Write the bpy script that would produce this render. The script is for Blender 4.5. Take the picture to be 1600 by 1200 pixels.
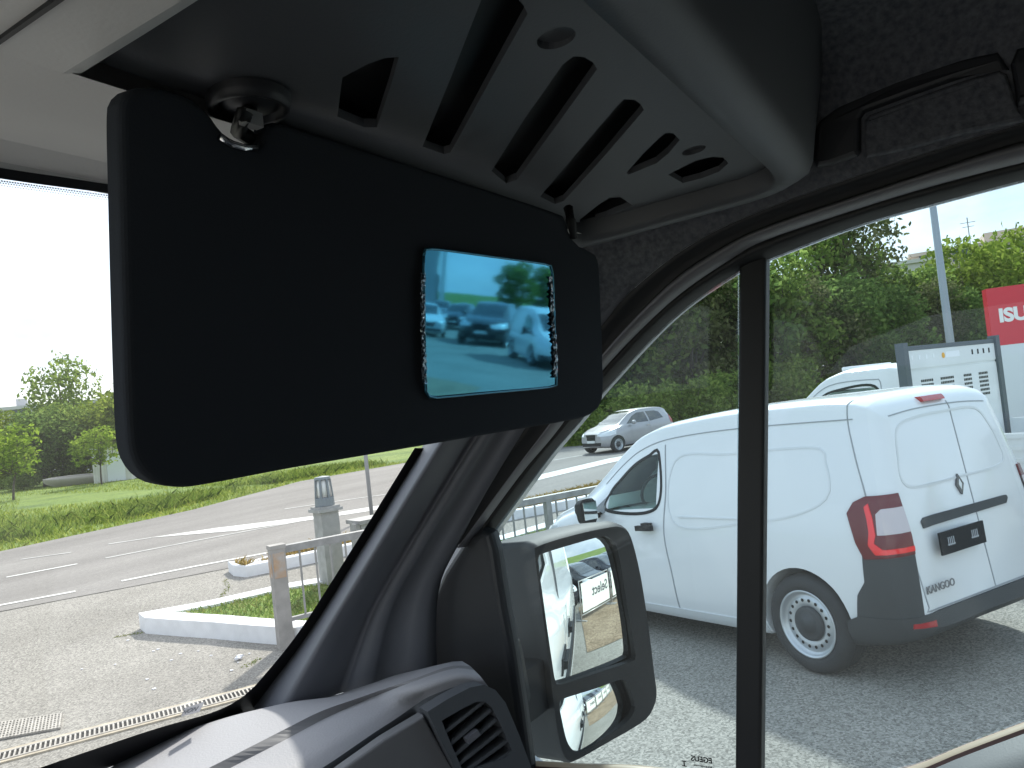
import bpy, bmesh, math, random
import numpy as np
from math import sin, cos, tan, radians, pi, sqrt, atan2, hypot
from mathutils import Vector, Matrix
from mathutils.geometry import delaunay_2d_cdt

for o in list(bpy.data.objects): bpy.data.objects.remove(o)
random.seed(7); rng = np.random.default_rng(7)
scn = bpy.context.scene
COL = scn.collection

# ------------------------------------------------------------------ camera
# world axes: +Y is the way the van we sit in points, +X its right hand side, origin on the ground below the camera
FPX, AZ, PITCH, ROLL, EYE = 1200.0, radians(59), radians(1.75), radians(6.3), 2.07
_f = np.array([sin(AZ)*cos(PITCH), cos(AZ)*cos(PITCH), sin(PITCH)])
_r0 = np.array([cos(AZ), -sin(AZ), 0.0]); _u0 = np.cross(_r0, _f)
_r = cos(ROLL)*_r0 - sin(ROLL)*_u0; _u = sin(ROLL)*_r0 + cos(ROLL)*_u0
CAM = np.array([0, 0, EYE])
cd = bpy.data.cameras.new('camera'); cam = bpy.data.objects.new('camera', cd); COL.objects.link(cam)
cd.sensor_width = 36; cd.lens = FPX/1600*36; cd.clip_start = 0.02; cd.clip_end = 3000
M = Matrix.Identity(4)
for i in range(3):
    M[i][0] = _r[i]; M[i][1] = _u[i]; M[i][2] = -_f[i]; M[i][3] = CAM[i]
cam.matrix_world = M
scn.camera = cam

# ------------------------------------------------------------------ world, sun, exposure
SUN_AZ, SUN_EL = radians(66), radians(43)
w = bpy.data.worlds.new('World'); scn.world = w; w.use_nodes = True
nt = w.node_tree; nt.nodes.clear()
out = nt.nodes.new('ShaderNodeOutputWorld'); bg = nt.nodes.new('ShaderNodeBackground')
sky = nt.nodes.new('ShaderNodeTexSky'); sky.sky_type = 'NISHITA'; sky.sun_disc = False
sky.sun_elevation = SUN_EL; sky.sun_rotation = SUN_AZ; sky.air_density = 1.2; sky.dust_density = 2.5
tc = nt.nodes.new('ShaderNodeTexCoord'); mp = nt.nodes.new('ShaderNodeMapping'); mp.inputs['Scale'].default_value = (1, 1, 2.6)
nz = nt.nodes.new('ShaderNodeTexNoise'); nz.inputs['Scale'].default_value = 2.1; nz.inputs['Detail'].default_value = 6; nz.inputs['Roughness'].default_value = 0.55
rp = nt.nodes.new('ShaderNodeValToRGB'); rp.color_ramp.elements[0].position = 0.30; rp.color_ramp.elements[1].position = 0.62
rp.color_ramp.elements[0].color = (0.45, 0.45, 0.45, 1); rp.color_ramp.elements[1].color = (0.92, 0.92, 0.92, 1)
mx = nt.nodes.new('ShaderNodeMix'); mx.data_type = 'RGBA'; n2_ = nt.nodes.new('ShaderNodeTexNoise'); n2_.inputs['Scale'].default_value = 5.5; n2_.inputs['Detail'].default_value = 5; nt.links.new(mp.outputs['Vector'], n2_.inputs['Vector'])
r2_ = nt.nodes.new('ShaderNodeValToRGB'); r2_.color_ramp.elements[0].position = 0.32; r2_.color_ramp.elements[1].position = 0.66; r2_.color_ramp.elements[0].color = (0.30, 0.34, 0.41, 1); r2_.color_ramp.elements[1].color = (0.52, 0.54, 0.57, 1); nt.links.new(n2_.outputs['Fac'], r2_.inputs['Fac'])
sc_ = nt.nodes.new('ShaderNodeVectorMath'); sc_.operation = 'SCALE'; sc_.inputs['Scale'].default_value = 10.0; nt.links.new(r2_.outputs['Color'], sc_.inputs[0]); nt.links.new(sc_.outputs['Vector'], mx.inputs[7])
L = nt.links.new
L(tc.outputs['Generated'], mp.inputs['Vector']); L(mp.outputs['Vector'], nz.inputs['Vector']); L(nz.outputs['Fac'], rp.inputs['Fac'])
L(rp.outputs['Color'], mx.inputs[0]); L(sky.outputs['Color'], mx.inputs[6]); L(mx.outputs[2], bg.inputs['Color']); L(bg.outputs['Background'], out.inputs['Surface'])
bg.inputs['Strength'].default_value = 0.13
sd = bpy.data.lights.new('sun', 'SUN'); sd.energy = 2.6; sd.angle = radians(2.2); sd.color = (1.0, 0.95, 0.87)
so = bpy.data.objects.new('sun', sd); COL.objects.link(so)
sdir = Vector((sin(SUN_AZ)*cos(SUN_EL), cos(SUN_AZ)*cos(SUN_EL), sin(SUN_EL)))
so.rotation_euler = sdir.to_track_quat('Z', 'Y').to_euler(); so.location = (20, 0, 30)
vs = scn.view_settings; vs.view_transform = 'Standard'; vs.look = 'None'; vs.gamma = 1; vs.use_curve_mapping = False; vs.exposure = 1.4
scn.cycles.max_bounces = 12; scn.cycles.transparent_max_bounces = 24; scn.cycles.caustics_reflective = False; scn.cycles.caustics_refractive = False

# ------------------------------------------------------------------ where things stand
def ray(x, y): return _f + (x-800)/FPX*_r - (y-600)/FPX*_u
def at_x(x, y, X): d = ray(x, y); return CAM + d*(X/d[0])
def at_y(x, y, Y): d = ray(x, y); return CAM + d*(Y/d[1])
def at_z(x, y, Z): d = ray(x, y); return CAM + d*((Z-EYE)/d[2])
def at_d(x, y, t): return CAM + ray(x, y)*t
def at_pl(x, y, p0, n): d = ray(x, y); n = np.asarray(n, float); return CAM + d*(((np.asarray(p0, float)-CAM)@n)/(d@n))
KA = radians(29.4); KX, KY = 6.42, 0.74
def sst(a, b, v):
    t = min(1, max(0, (v-a)/(b-a))); return t*t*(3-2*t)
def gz(x, y):                               # the yard dips gently to the drain in front of the vans
    s = (x-KX)*sin(KA) + (y-KY)*cos(KA)
    return -0.17*sst(-0.8, 3.2, s)*(1-sst(5.0, 9.5, s))
def at_g(x, y, off=0.0):
    z = 0.0
    for _ in range(8):
        p = at_z(x, y, z+off); z = gz(p[0], p[1])
    return p

# ------------------------------------------------------------------ materials
MATS = {}
def mat(name, col, rough=0.6, metal=0.0, var=0.0, scale=8.0, bump=0.0, bscale=60.0, spec=0.5, col2=None, detail=4.0, coat=0.0, emit=None, bdist=0.004):
    if name in MATS: return MATS[name]
    m = bpy.data.materials.new(name); m.use_nodes = True; t = m.node_tree; b = t.nodes['Principled BSDF']
    b.inputs['Base Color'].default_value = (*col, 1); b.inputs['Roughness'].default_value = rough; b.inputs['Metallic'].default_value = metal
    b.inputs['Specular IOR Level'].default_value = spec; b.inputs['Coat Weight'].default_value = coat
    if emit: b.inputs['Emission Color'].default_value = (*emit[0], 1); b.inputs['Emission Strength'].default_value = emit[1]
    co = t.nodes.new('ShaderNodeTexCoord')
    if var > 0 or col2:
        n = t.nodes.new('ShaderNodeTexNoise'); n.inputs['Scale'].default_value = scale; n.inputs['Detail'].default_value = detail
        t.links.new(co.outputs['Object'], n.inputs['Vector'])
        r = t.nodes.new('ShaderNodeValToRGB'); r.color_ramp.elements[0].position = 0.3; r.color_ramp.elements[1].position = 0.7
        a = col; c2 = col2 if col2 else tuple(min(1, c*(1+var)) for c in col)
        if not col2: a = tuple(c*(1-var) for c in col)
        r.color_ramp.elements[0].color = (*a, 1); r.color_ramp.elements[1].color = (*c2, 1)
        t.links.new(n.outputs['Fac'], r.inputs['Fac']); t.links.new(r.outputs['Color'], b.inputs['Base Color'])
    if bump > 0:
        n2 = t.nodes.new('ShaderNodeTexNoise'); n2.inputs['Scale'].default_value = bscale; n2.inputs['Detail'].default_value = 3
        t.links.new(co.outputs['Object'], n2.inputs['Vector'])
        bp = t.nodes.new('ShaderNodeBump'); bp.inputs['Strength'].default_value = bump; bp.inputs['Distance'].default_value = bdist
        t.links.new(n2.outputs['Fac'], bp.inputs['Height']); t.links.new(bp.outputs['Normal'], b.inputs['Normal'])
    MATS[name] = m; return m
def glass(name, tint, refl=(1, 1, 1), rough=0.0, f0=1.45, dirt_veil=0.0):
    if name in MATS: return MATS[name]
    m = bpy.data.materials.new(name); m.use_nodes = True; t = m.node_tree; t.nodes.clear()
    o = t.nodes.new('ShaderNodeOutputMaterial'); tr = t.nodes.new('ShaderNodeBsdfTransparent'); tr.inputs['Color'].default_value = (*tint, 1)
    g = t.nodes.new('ShaderNodeBsdfGlossy'); g.inputs['Roughness'].default_value = rough; g.inputs['Color'].default_value = (*refl, 1)
    lwn = t.nodes.new('ShaderNodeLayerWeight'); lwn.inputs['Blend'].default_value = 0.5; pw_ = t.nodes.new('ShaderNodeMath'); pw_.operation = 'POWER'; pw_.inputs[1].default_value = 4.5
    fr = t.nodes.new('ShaderNodeMapRange'); fr.inputs['To Min'].default_value = ((f0-1)/(f0+1))**2; fr.inputs['To Max'].default_value = 0.55; t.links.new(lwn.outputs['Facing'], pw_.inputs[0]); t.links.new(pw_.outputs[0], fr.inputs['Value'])
    mi = t.nodes.new('ShaderNodeMixShader')
    t.links.new(fr.outputs['Result'], mi.inputs['Fac']); t.links.new(tr.outputs['BSDF'], mi.inputs[1]); t.links.new(g.outputs['BSDF'], mi.inputs[2])
    last = mi
    if dirt_veil > 0:  # pale film: dirt on the glass plus an added veil of light haze
        df = t.nodes.new('ShaderNodeBsdfDiffuse'); df.inputs['Color'].default_value = (0.7, 0.7, 0.68, 1)
        tl = t.nodes.new('ShaderNodeBsdfTranslucent'); tl.inputs['Color'].default_value = (0.8, 0.8, 0.78, 1)
        ms = t.nodes.new('ShaderNodeMixShader'); t.links.new(df.outputs['BSDF'], ms.inputs[1]); t.links.new(tl.outputs['BSDF'], ms.inputs[2])
        co = t.nodes.new('ShaderNodeTexCoord'); n = t.nodes.new('ShaderNodeTexNoise'); n.inputs['Scale'].default_value = 5; n.inputs['Detail'].default_value = 7; n.inputs['Distortion'].default_value = 0.6
        t.links.new(co.outputs['Object'], n.inputs['Vector'])
        mr = t.nodes.new('ShaderNodeMapRange'); mr.inputs['From Min'].default_value = 0.35; mr.inputs['From Max'].default_value = 0.75; mr.inputs['To Min'].default_value = dirt_veil*0.3; mr.inputs['To Max'].default_value = dirt_veil
        t.links.new(n.outputs['Fac'], mr.inputs['Value'])
        m2 = t.nodes.new('ShaderNodeMixShader'); t.links.new(mr.outputs['Result'], m2.inputs['Fac']); t.links.new(mi.outputs['Shader'], m2.inputs[1]); t.links.new(ms.outputs['Shader'], m2.inputs[2]); last = m2
    t.links.new(last.outputs['Shader'], o.inputs['Surface'])
    MATS[name] = m; return m
def leafmat(name, c1, c2, c3, transl=0.35):
    m = bpy.data.materials.new(name); m.use_nodes = True; t = m.node_tree; t.nodes.clear()
    o = t.nodes.new('ShaderNodeOutputMaterial'); g = t.nodes.new('ShaderNodeNewGeometry'); r = t.nodes.new('ShaderNodeValToRGB')
    r.color_ramp.elements[0].color = (*c1, 1); r.color_ramp.elements[1].color = (*c3, 1); e = r.color_ramp.elements.new(0.55); e.color = (*c2, 1)
    d = t.nodes.new('ShaderNodeBsdfDiffuse'); tl = t.nodes.new('ShaderNodeBsdfTranslucent'); mi = t.nodes.new('ShaderNodeMixShader'); mi.inputs['Fac'].default_value = transl
    t.links.new(g.outputs['Random Per Island'], r.inputs['Fac']); t.links.new(r.outputs['Color'], d.inputs['Color']); t.links.new(r.outputs['Color'], tl.inputs['Color'])
    t.links.new(d.outputs['BSDF'], mi.inputs[1]); t.links.new(tl.outputs['BSDF'], mi.inputs[2]); t.links.new(mi.outputs['Shader'], o.inputs['Surface'])
    return m
def ground_mat(name, stops, scale, fine=None, bump=0.0, bscale=150, rough=0.9, speck=0.0, sscale=300, stretch=None, bdist=0.006):
    """noise driven colour ramp, with an optional layer of fine aggregate specks"""
    m = bpy.data.materials.new(name); m.use_nodes = True; t = m.node_tree; b = t.nodes['Principled BSDF']; b.inputs['Roughness'].default_value = rough
    b.inputs['Specular IOR Level'].default_value = 0.3
    co = t.nodes.new('ShaderNodeTexCoord'); n = t.nodes.new('ShaderNodeTexNoise'); n.inputs['Scale'].default_value = scale; n.inputs['Detail'].default_value = 8; n.inputs['Roughness'].default_value = 0.6
    src = co.outputs['Object']
    if stretch:
        mpn = t.nodes.new('ShaderNodeMapping'); mpn.inputs['Scale'].default_value = stretch[0]; mpn.inputs['Rotation'].default_value = (0, 0, stretch[1]); t.links.new(src, mpn.inputs['Vector'])
        t.links.new(mpn.outputs['Vector'], n.inputs['Vector'])
    else: t.links.new(src, n.inputs['Vector'])
    r = t.nodes.new('ShaderNodeValToRGB')
    while len(r.color_ramp.elements) < len(stops): r.color_ramp.elements.new(0.5)
    for e, (p, c) in zip(r.color_ramp.elements, stops): e.position = p; e.color = (*c, 1)
    t.links.new(n.outputs['Fac'], r.inputs['Fac']); colout = r.outputs['Color']
    if speck > 0:
        v = t.nodes.new('ShaderNodeTexVoronoi'); v.inputs['Scale'].default_value = sscale; t.links.new(src, v.inputs['Vector'])
        mr = t.nodes.new('ShaderNodeMapRange'); mr.inputs['To Min'].default_value = 1-speck; mr.inputs['To Max'].default_value = 1+speck
        sp = t.nodes.new('ShaderNodeSeparateColor'); t.links.new(v.outputs['Color'], sp.inputs['Color']); t.links.new(sp.outputs['Red'], mr.inputs['Value'])
        mm = t.nodes.new('ShaderNodeVectorMath'); mm.operation = 'SCALE'; t.links.new(colout, mm.inputs[0]); t.links.new(mr.outputs['Result'], mm.inputs['Scale']); colout = mm.outputs['Vector']
    t.links.new(colout, b.inputs['Base Color'])
    if bump > 0:
        n2 = t.nodes.new('ShaderNodeTexNoise'); n2.inputs['Scale'].default_value = bscale; n2.inputs['Detail'].default_value = 2; t.links.new(src, n2.inputs['Vector'])
        bp = t.nodes.new('ShaderNodeBump'); bp.inputs['Strength'].default_value = bump; bp.inputs['Distance'].default_value = bdist; t.links.new(n2.outputs['Fac'], bp.inputs['Height']); t.links.new(bp.outputs['Normal'], b.inputs['Normal'])
    return m

# ------------------------------------------------------------------ mesh helpers
def mesh(name, v, f, m=None, smooth=False):
    me = bpy.data.meshes.new(name); me.from_pydata([tuple(map(float, p)) for p in v], [], [tuple(q) for q in f]); me.update()
    if m: me.materials.append(m)
    if smooth: me.shade_smooth()
    return me
def link(name, me, parent=None, loc=None):
    o = bpy.data.objects.new(name, me); COL.objects.link(o)
    if parent is not None: o.parent = parent
    if loc is not None: o.location = loc
    return o
def obj(name, v, f, m, parent=None, smooth=False): return link(name, mesh(name, v, f, m, smooth), parent)
def tag(o, label, cat, group=None, kind=None):
    if label: o['label'] = label
    if cat: o['category'] = cat
    if group: o['group'] = group
    if kind: o['kind'] = kind
    return o
def struct(o, kind='structure'): o['kind'] = kind; return o
def thing(name, label, cat, loc=(0, 0, 0), rz=0.0, group=None, rx=0.0):
    o = bpy.data.objects.new(name, None); COL.objects.link(o); o.empty_display_size = 0.2
    o.matrix_world = Matrix.Translation(Vector(loc)) @ Matrix.Rotation(rz, 4, 'Z') @ Matrix.Rotation(rx, 4, 'X')
    return tag(o, label, cat, group)
class MB:
    def __init__(s): s.v = []; s.f = []
    def box(s, c, d, R=None):
        n = len(s.v)
        for i in (-1, 1):
            for j in (-1, 1):
                for k in (-1, 1):
                    p = Vector((i*d[0]/2, j*d[1]/2, k*d[2]/2))
                    if R is not None: p = R @ p
                    s.v.append(tuple(p + Vector(c)))
        for q in ((0, 1, 3, 2), (4, 6, 7, 5), (0, 4, 5, 1), (2, 3, 7, 6), (0, 2, 6, 4), (1, 5, 7, 3)): s.f.append(tuple(n+i for i in q))
        return s
    def bar(s, a, b, wx, wy=None, up=(0, 0, 1)):
        a = Vector(a); b = Vector(b); wy = wy or wx; d = b-a; z = d.normalized(); x = z.cross(Vector(up))
        if x.length < 1e-4: x = z.cross(Vector((1, 0, 0)))
        x.normalize(); y = z.cross(x); R = Matrix((x, y, z)).transposed()
        return s.box((a+b)/2, (wx, wy, d.length), R)
    def tube(s, pts, rad, n=8):
        pts = [Vector(p) for p in pts]; rads = rad if isinstance(rad, (list, tuple)) else [rad]*len(pts); base = len(s.v)
        for i, p in enumerate(pts):
            t = (pts[min(i+1, len(pts)-1)] - pts[max(i-1, 0)]).normalized(); x = t.cross(Vector((0.12, 0.31, 0.94))); x.normalize(); y = t.cross(x)
            for k in range(n):
                a = 2*pi*k/n; s.v.append(tuple(p + (x*cos(a)+y*sin(a))*rads[i]))
        for i in range(len(pts)-1):
            for k in range(n):
                a = base+i*n+k; b = base+i*n+(k+1) % n; s.f.append((a, b, b+n, a+n))
        s.f.append(tuple(base+k for k in range(n))[::-1]); s.f.append(tuple(base+(len(pts)-1)*n+k for k in range(n)))
        return s
    def lathe(s, prof, n=32, axis='z', c=(0, 0, 0)):
        base = len(s.v); c = Vector(c)
        for (rr, h) in prof:
            for k in range(n):
                a = 2*pi*k/n
                p = {'z': (rr*cos(a), rr*sin(a), h), 'x': (h, rr*cos(a), rr*sin(a)), 'y': (rr*sin(a), h, rr*cos(a))}[axis]
                s.v.append(tuple(Vector(p)+c))
        for i in range(len(prof)-1):
            for k in range(n):
                a = base+i*n+k; b = base+i*n+(k+1) % n; s.f.append((a, b, b+n, a+n))
        return s
    def mesh(s, name, m, smooth=False): return mesh(name, s.v, s.f, m, smooth)
    def build(s, name, m, parent=None, smooth=False): return link(name, s.mesh(name, m, smooth), parent)
def smooth_poly(p, n, closed=False):
    """resample a polyline through Catmull-Rom to n points"""
    p = [np.asarray(q, float) for q in p]; k = len(p); res = []
    seg = k if closed else k-1
    for i in range(seg):
        if closed: a, b, c, d = p[(i-1) % k], p[i], p[(i+1) % k], p[(i+2) % k]
        else: a, b, c, d = p[max(i-1, 0)], p[i], p[i+1], p[min(i+2, k-1)]
        for j in range(12):
            t = j/12; res.append(0.5*((2*b)+(c-a)*t+(2*a-5*b+4*c-d)*t*t+(-a+3*b-3*c+d)*t**3))
    res.append(p[0] if closed else p[-1]); res = np.array(res)
    L_ = np.concatenate([[0], np.cumsum(np.linalg.norm(np.diff(res, axis=0), axis=1))])
    tt = np.linspace(0, L_[-1], n, endpoint=not closed)
    return np.stack([np.interp(tt, L_, res[:, i]) for i in range(res.shape[1])], 1)
def strip(name, rows, m, parent=None, thick=0.0, smooth=True):
    v = []; n = len(rows[0])
    for r_ in rows: v += [tuple(p) for p in r_]
    f = [(i*n+j, i*n+j+1, (i+1)*n+j+1, (i+1)*n+j) for i in range(len(rows)-1) for j in range(n-1)]
    o = obj(name, v, f, m, parent, smooth)
    if thick:
        md = o.modifiers.new('thickness', 'SOLIDIFY'); md.thickness = thick; md.offset = 0
    return o
def inpolys(X, Y, P):
    X = np.asarray(X, float); Y = np.asarray(Y, float); P = np.asarray([(p[0], p[1]) for p in P], float); Q = np.roll(P, 1, 0); c = np.zeros(X.shape, bool)
    for (xi, yi), (xj, yj) in zip(P, Q):
        if yi == yj: continue
        c ^= ((yi > Y) != (yj > Y)) & (X < (xj-xi)*(Y-yi)/(yj-yi)+xi)
    return c
def inpoly(x, y, P): return bool(inpolys(np.array([x]), np.array([y]), P)[0])
def cdt(outer, holes=(), extra=()):
    pts = []; edges = []
    for lp in [outer]+list(holes):
        b = len(pts); k = len(lp); pts += [Vector((float(p[0]), float(p[1]))) for p in lp]; edges += [(b+i, b+(i+1) % k) for i in range(k)]
    pts += [Vector((float(p[0]), float(p[1]))) for p in extra]
    vo, eo, fo, *_ = delaunay_2d_cdt(pts, edges, [], 0, 1e-6)
    T = np.array([tuple(t) for t in fo]); VV = np.array([(p[0], p[1]) for p in vo]); c = VV[T].mean(1)
    k_ = inpolys(c[:, 0], c[:, 1], outer)
    for h in holes: k_ &= ~inpolys(c[:, 0], c[:, 1], h)
    return vo, [tuple(int(i) for i in t) for t in T[k_]]
def plate(name, outer, holes, to3, off, m, parent=None, extra=(), me_only=False, smooth=False):
    """flat piece with holes: 2-D loops -> to3(u,v) -> 3-D, thickened by the vector off"""
    vo, F = cdt(outer, holes, extra); A = [np.array(to3(p[0], p[1])) for p in vo]; off = np.asarray(off, float); n = len(A)
    v = A + [a+off for a in A]; f = [t for t in F] + [tuple(n+i for i in t[::-1]) for t in F]
    cnt = {}
    for t in F:
        for i in range(3):
            e = (t[i], t[(i+1) % 3]); cnt[e] = cnt.get(e, 0)+1
    for (a, b) in cnt:
        if (b, a) not in cnt: f.append((b, a, n+a, n+b))
    me = mesh(name, v, f, m, smooth)
    bm = bmesh.new(); bm.from_mesh(me); bmesh.ops.recalc_face_normals(bm, faces=bm.faces); bm.to_mesh(me); bm.free()
    return me if me_only else link(name, me, parent)
def grid_in(poly, step):
    P = np.array([(p[0], p[1]) for p in poly]); x0, y0 = P.min(0); x1, y1 = P.max(0)
    X, Y = np.meshgrid(np.arange(x0+step/2, x1, step), np.arange(y0+step/2, y1, step)); X = X.ravel(); Y = Y.ravel(); k_ = inpolys(X, Y, P)
    return list(zip(X[k_], Y[k_]))
def dens(poly, step):
    r_ = []; k = len(poly)
    for i in range(k):
        a = np.array(poly[i][:2], float); b = np.array(poly[(i+1) % k][:2], float); n = max(1, int(np.linalg.norm(b-a)/step))
        r_ += [tuple(a+(b-a)*j/n) for j in range(n)]
    return r_
def sheet(name, poly, step, off, m, parent=None, gfun=gz):
    P = dens(poly, step); vo, F = cdt(P, (), grid_in(P, step))
    me = mesh(name, [(p[0], p[1], gfun(p[0], p[1])+off) for p in vo], F, m)
    bm = bmesh.new(); bm.from_mesh(me)
    for f_ in bm.faces:
        if f_.normal.z < 0: f_.normal_flip()
    bm.to_mesh(me); bm.free(); return link(name, me, parent)
def pillow(name, loop, nrm, thick, bevel, m, parent=None, rim=3):
    """thick plate with softened front edge. loop: 3-D points, nrm points to the front"""
    P = np.array([np.asarray(p, float) for p in loop]); nrm = np.asarray(nrm, float)/np.linalg.norm(nrm); c = P.mean(0); k = len(P)
    tan_ = np.roll(P, -1, 0)-np.roll(P, 1, 0); inn = np.cross(nrm, tan_); inn /= np.linalg.norm(inn, axis=1)[:, None]
    if ((P+inn*1e-3-c)**2).sum() > ((P-inn*1e-3-c)**2).sum(): inn = -inn
    rows = [P - nrm*thick]
    for i in range(rim+1):
        a = i/rim*pi/2; rows.append(P + inn*bevel*(1-cos(a)) - nrm*bevel*(1-sin(a)))
    v = [tuple(p) for r_ in rows for p in r_]; f = []
    for i in range(len(rows)-1):
        for j in range(k): f.append((i*k+j, i*k+(j+1) % k, (i+1)*k+(j+1) % k, (i+1)*k+j))
    f.append(tuple((len(rows)-1)*k+j for j in range(k))); f.append(tuple(range(k))[::-1])
    me = mesh(name, v, f, m); bm = bmesh.new(); bm.from_mesh(me); bmesh.ops.recalc_face_normals(bm, faces=bm.faces); bm.to_mesh(me); bm.free()
    return link(name, me, parent)
def text_mesh(txt, size, m, depth=0.002, bold=0.0, align='CENTER'):
    c = bpy.data.curves.new('text', 'FONT'); c.body = txt; c.size = size; c.extrude = depth; c.offset = bold; c.align_x = align; c.align_y = 'CENTER'
    o = bpy.data.objects.new('text', c); COL.objects.link(o)
    me = bpy.data.meshes.new_from_object(o.evaluated_get(bpy.context.evaluated_depsgraph_get())); bpy.data.objects.remove(o); bpy.data.curves.remove(c)
    me.materials.clear(); me.materials.append(m); return me
def put_text(name, txt, size, m, org, ux, uy, parent=None, depth=0.002, bold=0.0, align='CENTER'):
    me = text_mesh(txt, size, m, depth, bold, align); ux = Vector(ux).normalized(); uy = Vector(uy); uy = (uy-ux*uy.dot(ux)).normalized(); uz = ux.cross(uy)
    T = Matrix.Translation(Vector(org)) @ Matrix((ux, uy, uz)).transposed().to_4x4(); me.transform(T); return link(name, me, parent)
def boolean(a, b, op):
    oa = bpy.data.objects.new('ba', a); ob = bpy.data.objects.new('bb', b); COL.objects.link(oa); COL.objects.link(ob)
    md = oa.modifiers.new('b', 'BOOLEAN'); md.operation = op; md.object = ob; md.solver = 'EXACT'
    dg = bpy.context.evaluated_depsgraph_get(); me = bpy.data.meshes.new_from_object(oa.evaluated_get(dg))
    bpy.data.objects.remove(oa); bpy.data.objects.remove(ob); return me
def prism(poly, axis, lo, hi, m=None):
    k = len(poly); v = []
    for h in (lo, hi):
        for (a, b) in poly: v.append({'x': (h, a, b), 'y': (a, h, b), 'z': (a, b, h)}[axis])
    f = [tuple(range(k)), tuple(range(k, 2*k))[::-1]] + [(i, (i+1) % k, k+(i+1) % k, k+i) for i in range(k)]
    me = mesh('prism', v, f, m); bm = bmesh.new(); bm.from_mesh(me); bmesh.ops.recalc_face_normals(bm, faces=bm.faces); bm.to_mesh(me); bm.free(); return me
def pchip(x, y, xn):
    x = np.asarray(x, float); y = np.asarray(y, float); h = np.diff(x); d = np.diff(y)/h; m_ = np.zeros_like(y); m_[0] = d[0]; m_[-1] = d[-1]
    for i in range(1, len(x)-1):
        if d[i-1]*d[i] > 0: m_[i] = 2*d[i-1]*d[i]/(d[i-1]+d[i])
    i = np.clip(np.searchsorted(x, xn)-1, 0, len(h)-1); t = (xn-x[i])/h[i]
    return (2*t**3-3*t**2+1)*y[i]+(t**3-2*t**2+t)*h[i]*m_[i]+(-2*t**3+3*t**2)*y[i+1]+(t**3-t**2)*h[i]*m_[i+1]
def loft_body(st, ny=46, sub=5, lean=None):
    """st: stations (y, zb, wb, wm, zm, wbelt, zbelt, wtop, rad, ztop): vehicle body as one closed surface"""
    st = sorted(st); S = np.array(st, float); ys = np.unique(np.concatenate([S[:, 0], np.linspace(S[0, 0], S[-1, 0], ny)]))
    C_ = np.stack([pchip(S[:, 0], S[:, k], ys) for k in range(1, 10)], 1); v = []; rings = []
    for y, (zb, wb, wm, zm, wq, zq, wt, rd, zt) in zip(ys, C_):
        P = [(0, zb), (wb*0.8, zb), (wb, zb+0.07), (wm, zm), (wq, zq), (wt+0.01, max(zq+0.004, zt-rd)), (wt-rd*0.45, zt-rd*0.22), (wt*0.5, zt-0.004), (0, zt)]
        P = [np.array(p) for p in P]; h = []
        for i in range(len(P)-1):
            a, b, c, d = P[max(i-1, 0)], P[i], P[i+1], P[min(i+2, len(P)-1)]
            for j in range(sub):
                t = j/sub; h.append(0.5*((2*b)+(c-a)*t+(2*a-5*b+4*c-d)*t*t+(-a+3*b-3*c+d)*t**3))
        h.append(P[-1]); full = [(q[0], q[1]) for q in h] + [(-q[0], q[1]) for q in h[-2:0:-1]]
        rings.append(len(v)); k = len(full)
        for (x, z) in full:
            yy = y + (lean(y, z) if lean else 0); v.append((x, yy, z))
    f = []
    for a, b in zip(rings[:-1], rings[1:]):
        for j in range(k): f.append((a+j, a+(j+1) % k, b+(j+1) % k, b+j))
    f.append(tuple(rings[0]+j for j in range(k))[::-1]); f.append(tuple(rings[-1]+j for j in range(k)))
    me = mesh('body', v, f); bm = bmesh.new(); bm.from_mesh(me); bmesh.ops.remove_doubles(bm, verts=bm.verts, dist=1e-5); bmesh.ops.recalc_face_normals(bm, faces=bm.faces); bm.to_mesh(me); bm.free(); return me
def offset_mesh(me, d):
    m2 = me.copy(); bm = bmesh.new(); bm.from_mesh(m2); bm.normal_update()
    for v_ in bm.verts: v_.co += v_.normal*d
    bm.to_mesh(m2); bm.free(); return m2
def ring(poly, wd, closed=True):
    """a thin closed outline (list of quads' corners) of a 2-D polygon, for shut lines and creases"""
    P = smooth_poly(poly, len(poly)*8, closed) if len(poly) > 3 else np.array(poly, float)
    t = np.roll(P, -1, 0)-np.roll(P, 1, 0)
    if not closed: t[0] = P[1]-P[0]; t[-1] = P[-1]-P[-2]
    n = np.stack([-t[:, 1], t[:, 0]], 1); n /= np.linalg.norm(n, axis=1)[:, None]
    return P+n*wd/2, P-n*wd/2
def ring_prism(poly, wd, axis, lo, hi, closed=True):
    A, B = ring(poly, wd, closed); k = len(A); v = []
    mk = lambda a, h: {'x': (h, a[0], a[1]), 'y': (a[0], h, a[1]), 'z': (a[0], a[1], h)}[axis]
    for h in (lo, hi):
        v += [mk(a, h) for a in A] + [mk(b, h) for b in B]
    f = []
    for i in range(k if closed else k-1):
        j = (i+1) % k
        f += [(i, j, k+j, k+i), (2*k+i, 3*k+i, 3*k+j, 2*k+j), (i, 2*k+i, 2*k+j, j), (k+i, k+j, 3*k+j, 3*k+i)]
    if not closed: f += [(0, k, 3*k, 2*k), (k-1, 3*k-1, 4*k-1, 2*k-1)]
    me = mesh('ring', v, f); bm = bmesh.new(); bm.from_mesh(me); bmesh.ops.recalc_face_normals(bm, faces=bm.faces); bm.to_mesh(me); bm.free(); return me
def skin(off, cutter, m, smooth=True):
    me = boolean(off, cutter, 'INTERSECT'); me.materials.clear(); me.materials.append(m)
    for p in me.polygons: p.material_index = 0
    if smooth: set_smooth(me, 35)
    return me
def set_smooth(me, ang=35):
    me.shade_smooth(); bm = bmesh.new(); bm.from_mesh(me)
    for e in bm.edges:
        if len(e.link_faces) == 2 and e.calc_face_angle(0) > radians(ang): e.smooth = False
    bm.to_mesh(me); bm.free()

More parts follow.
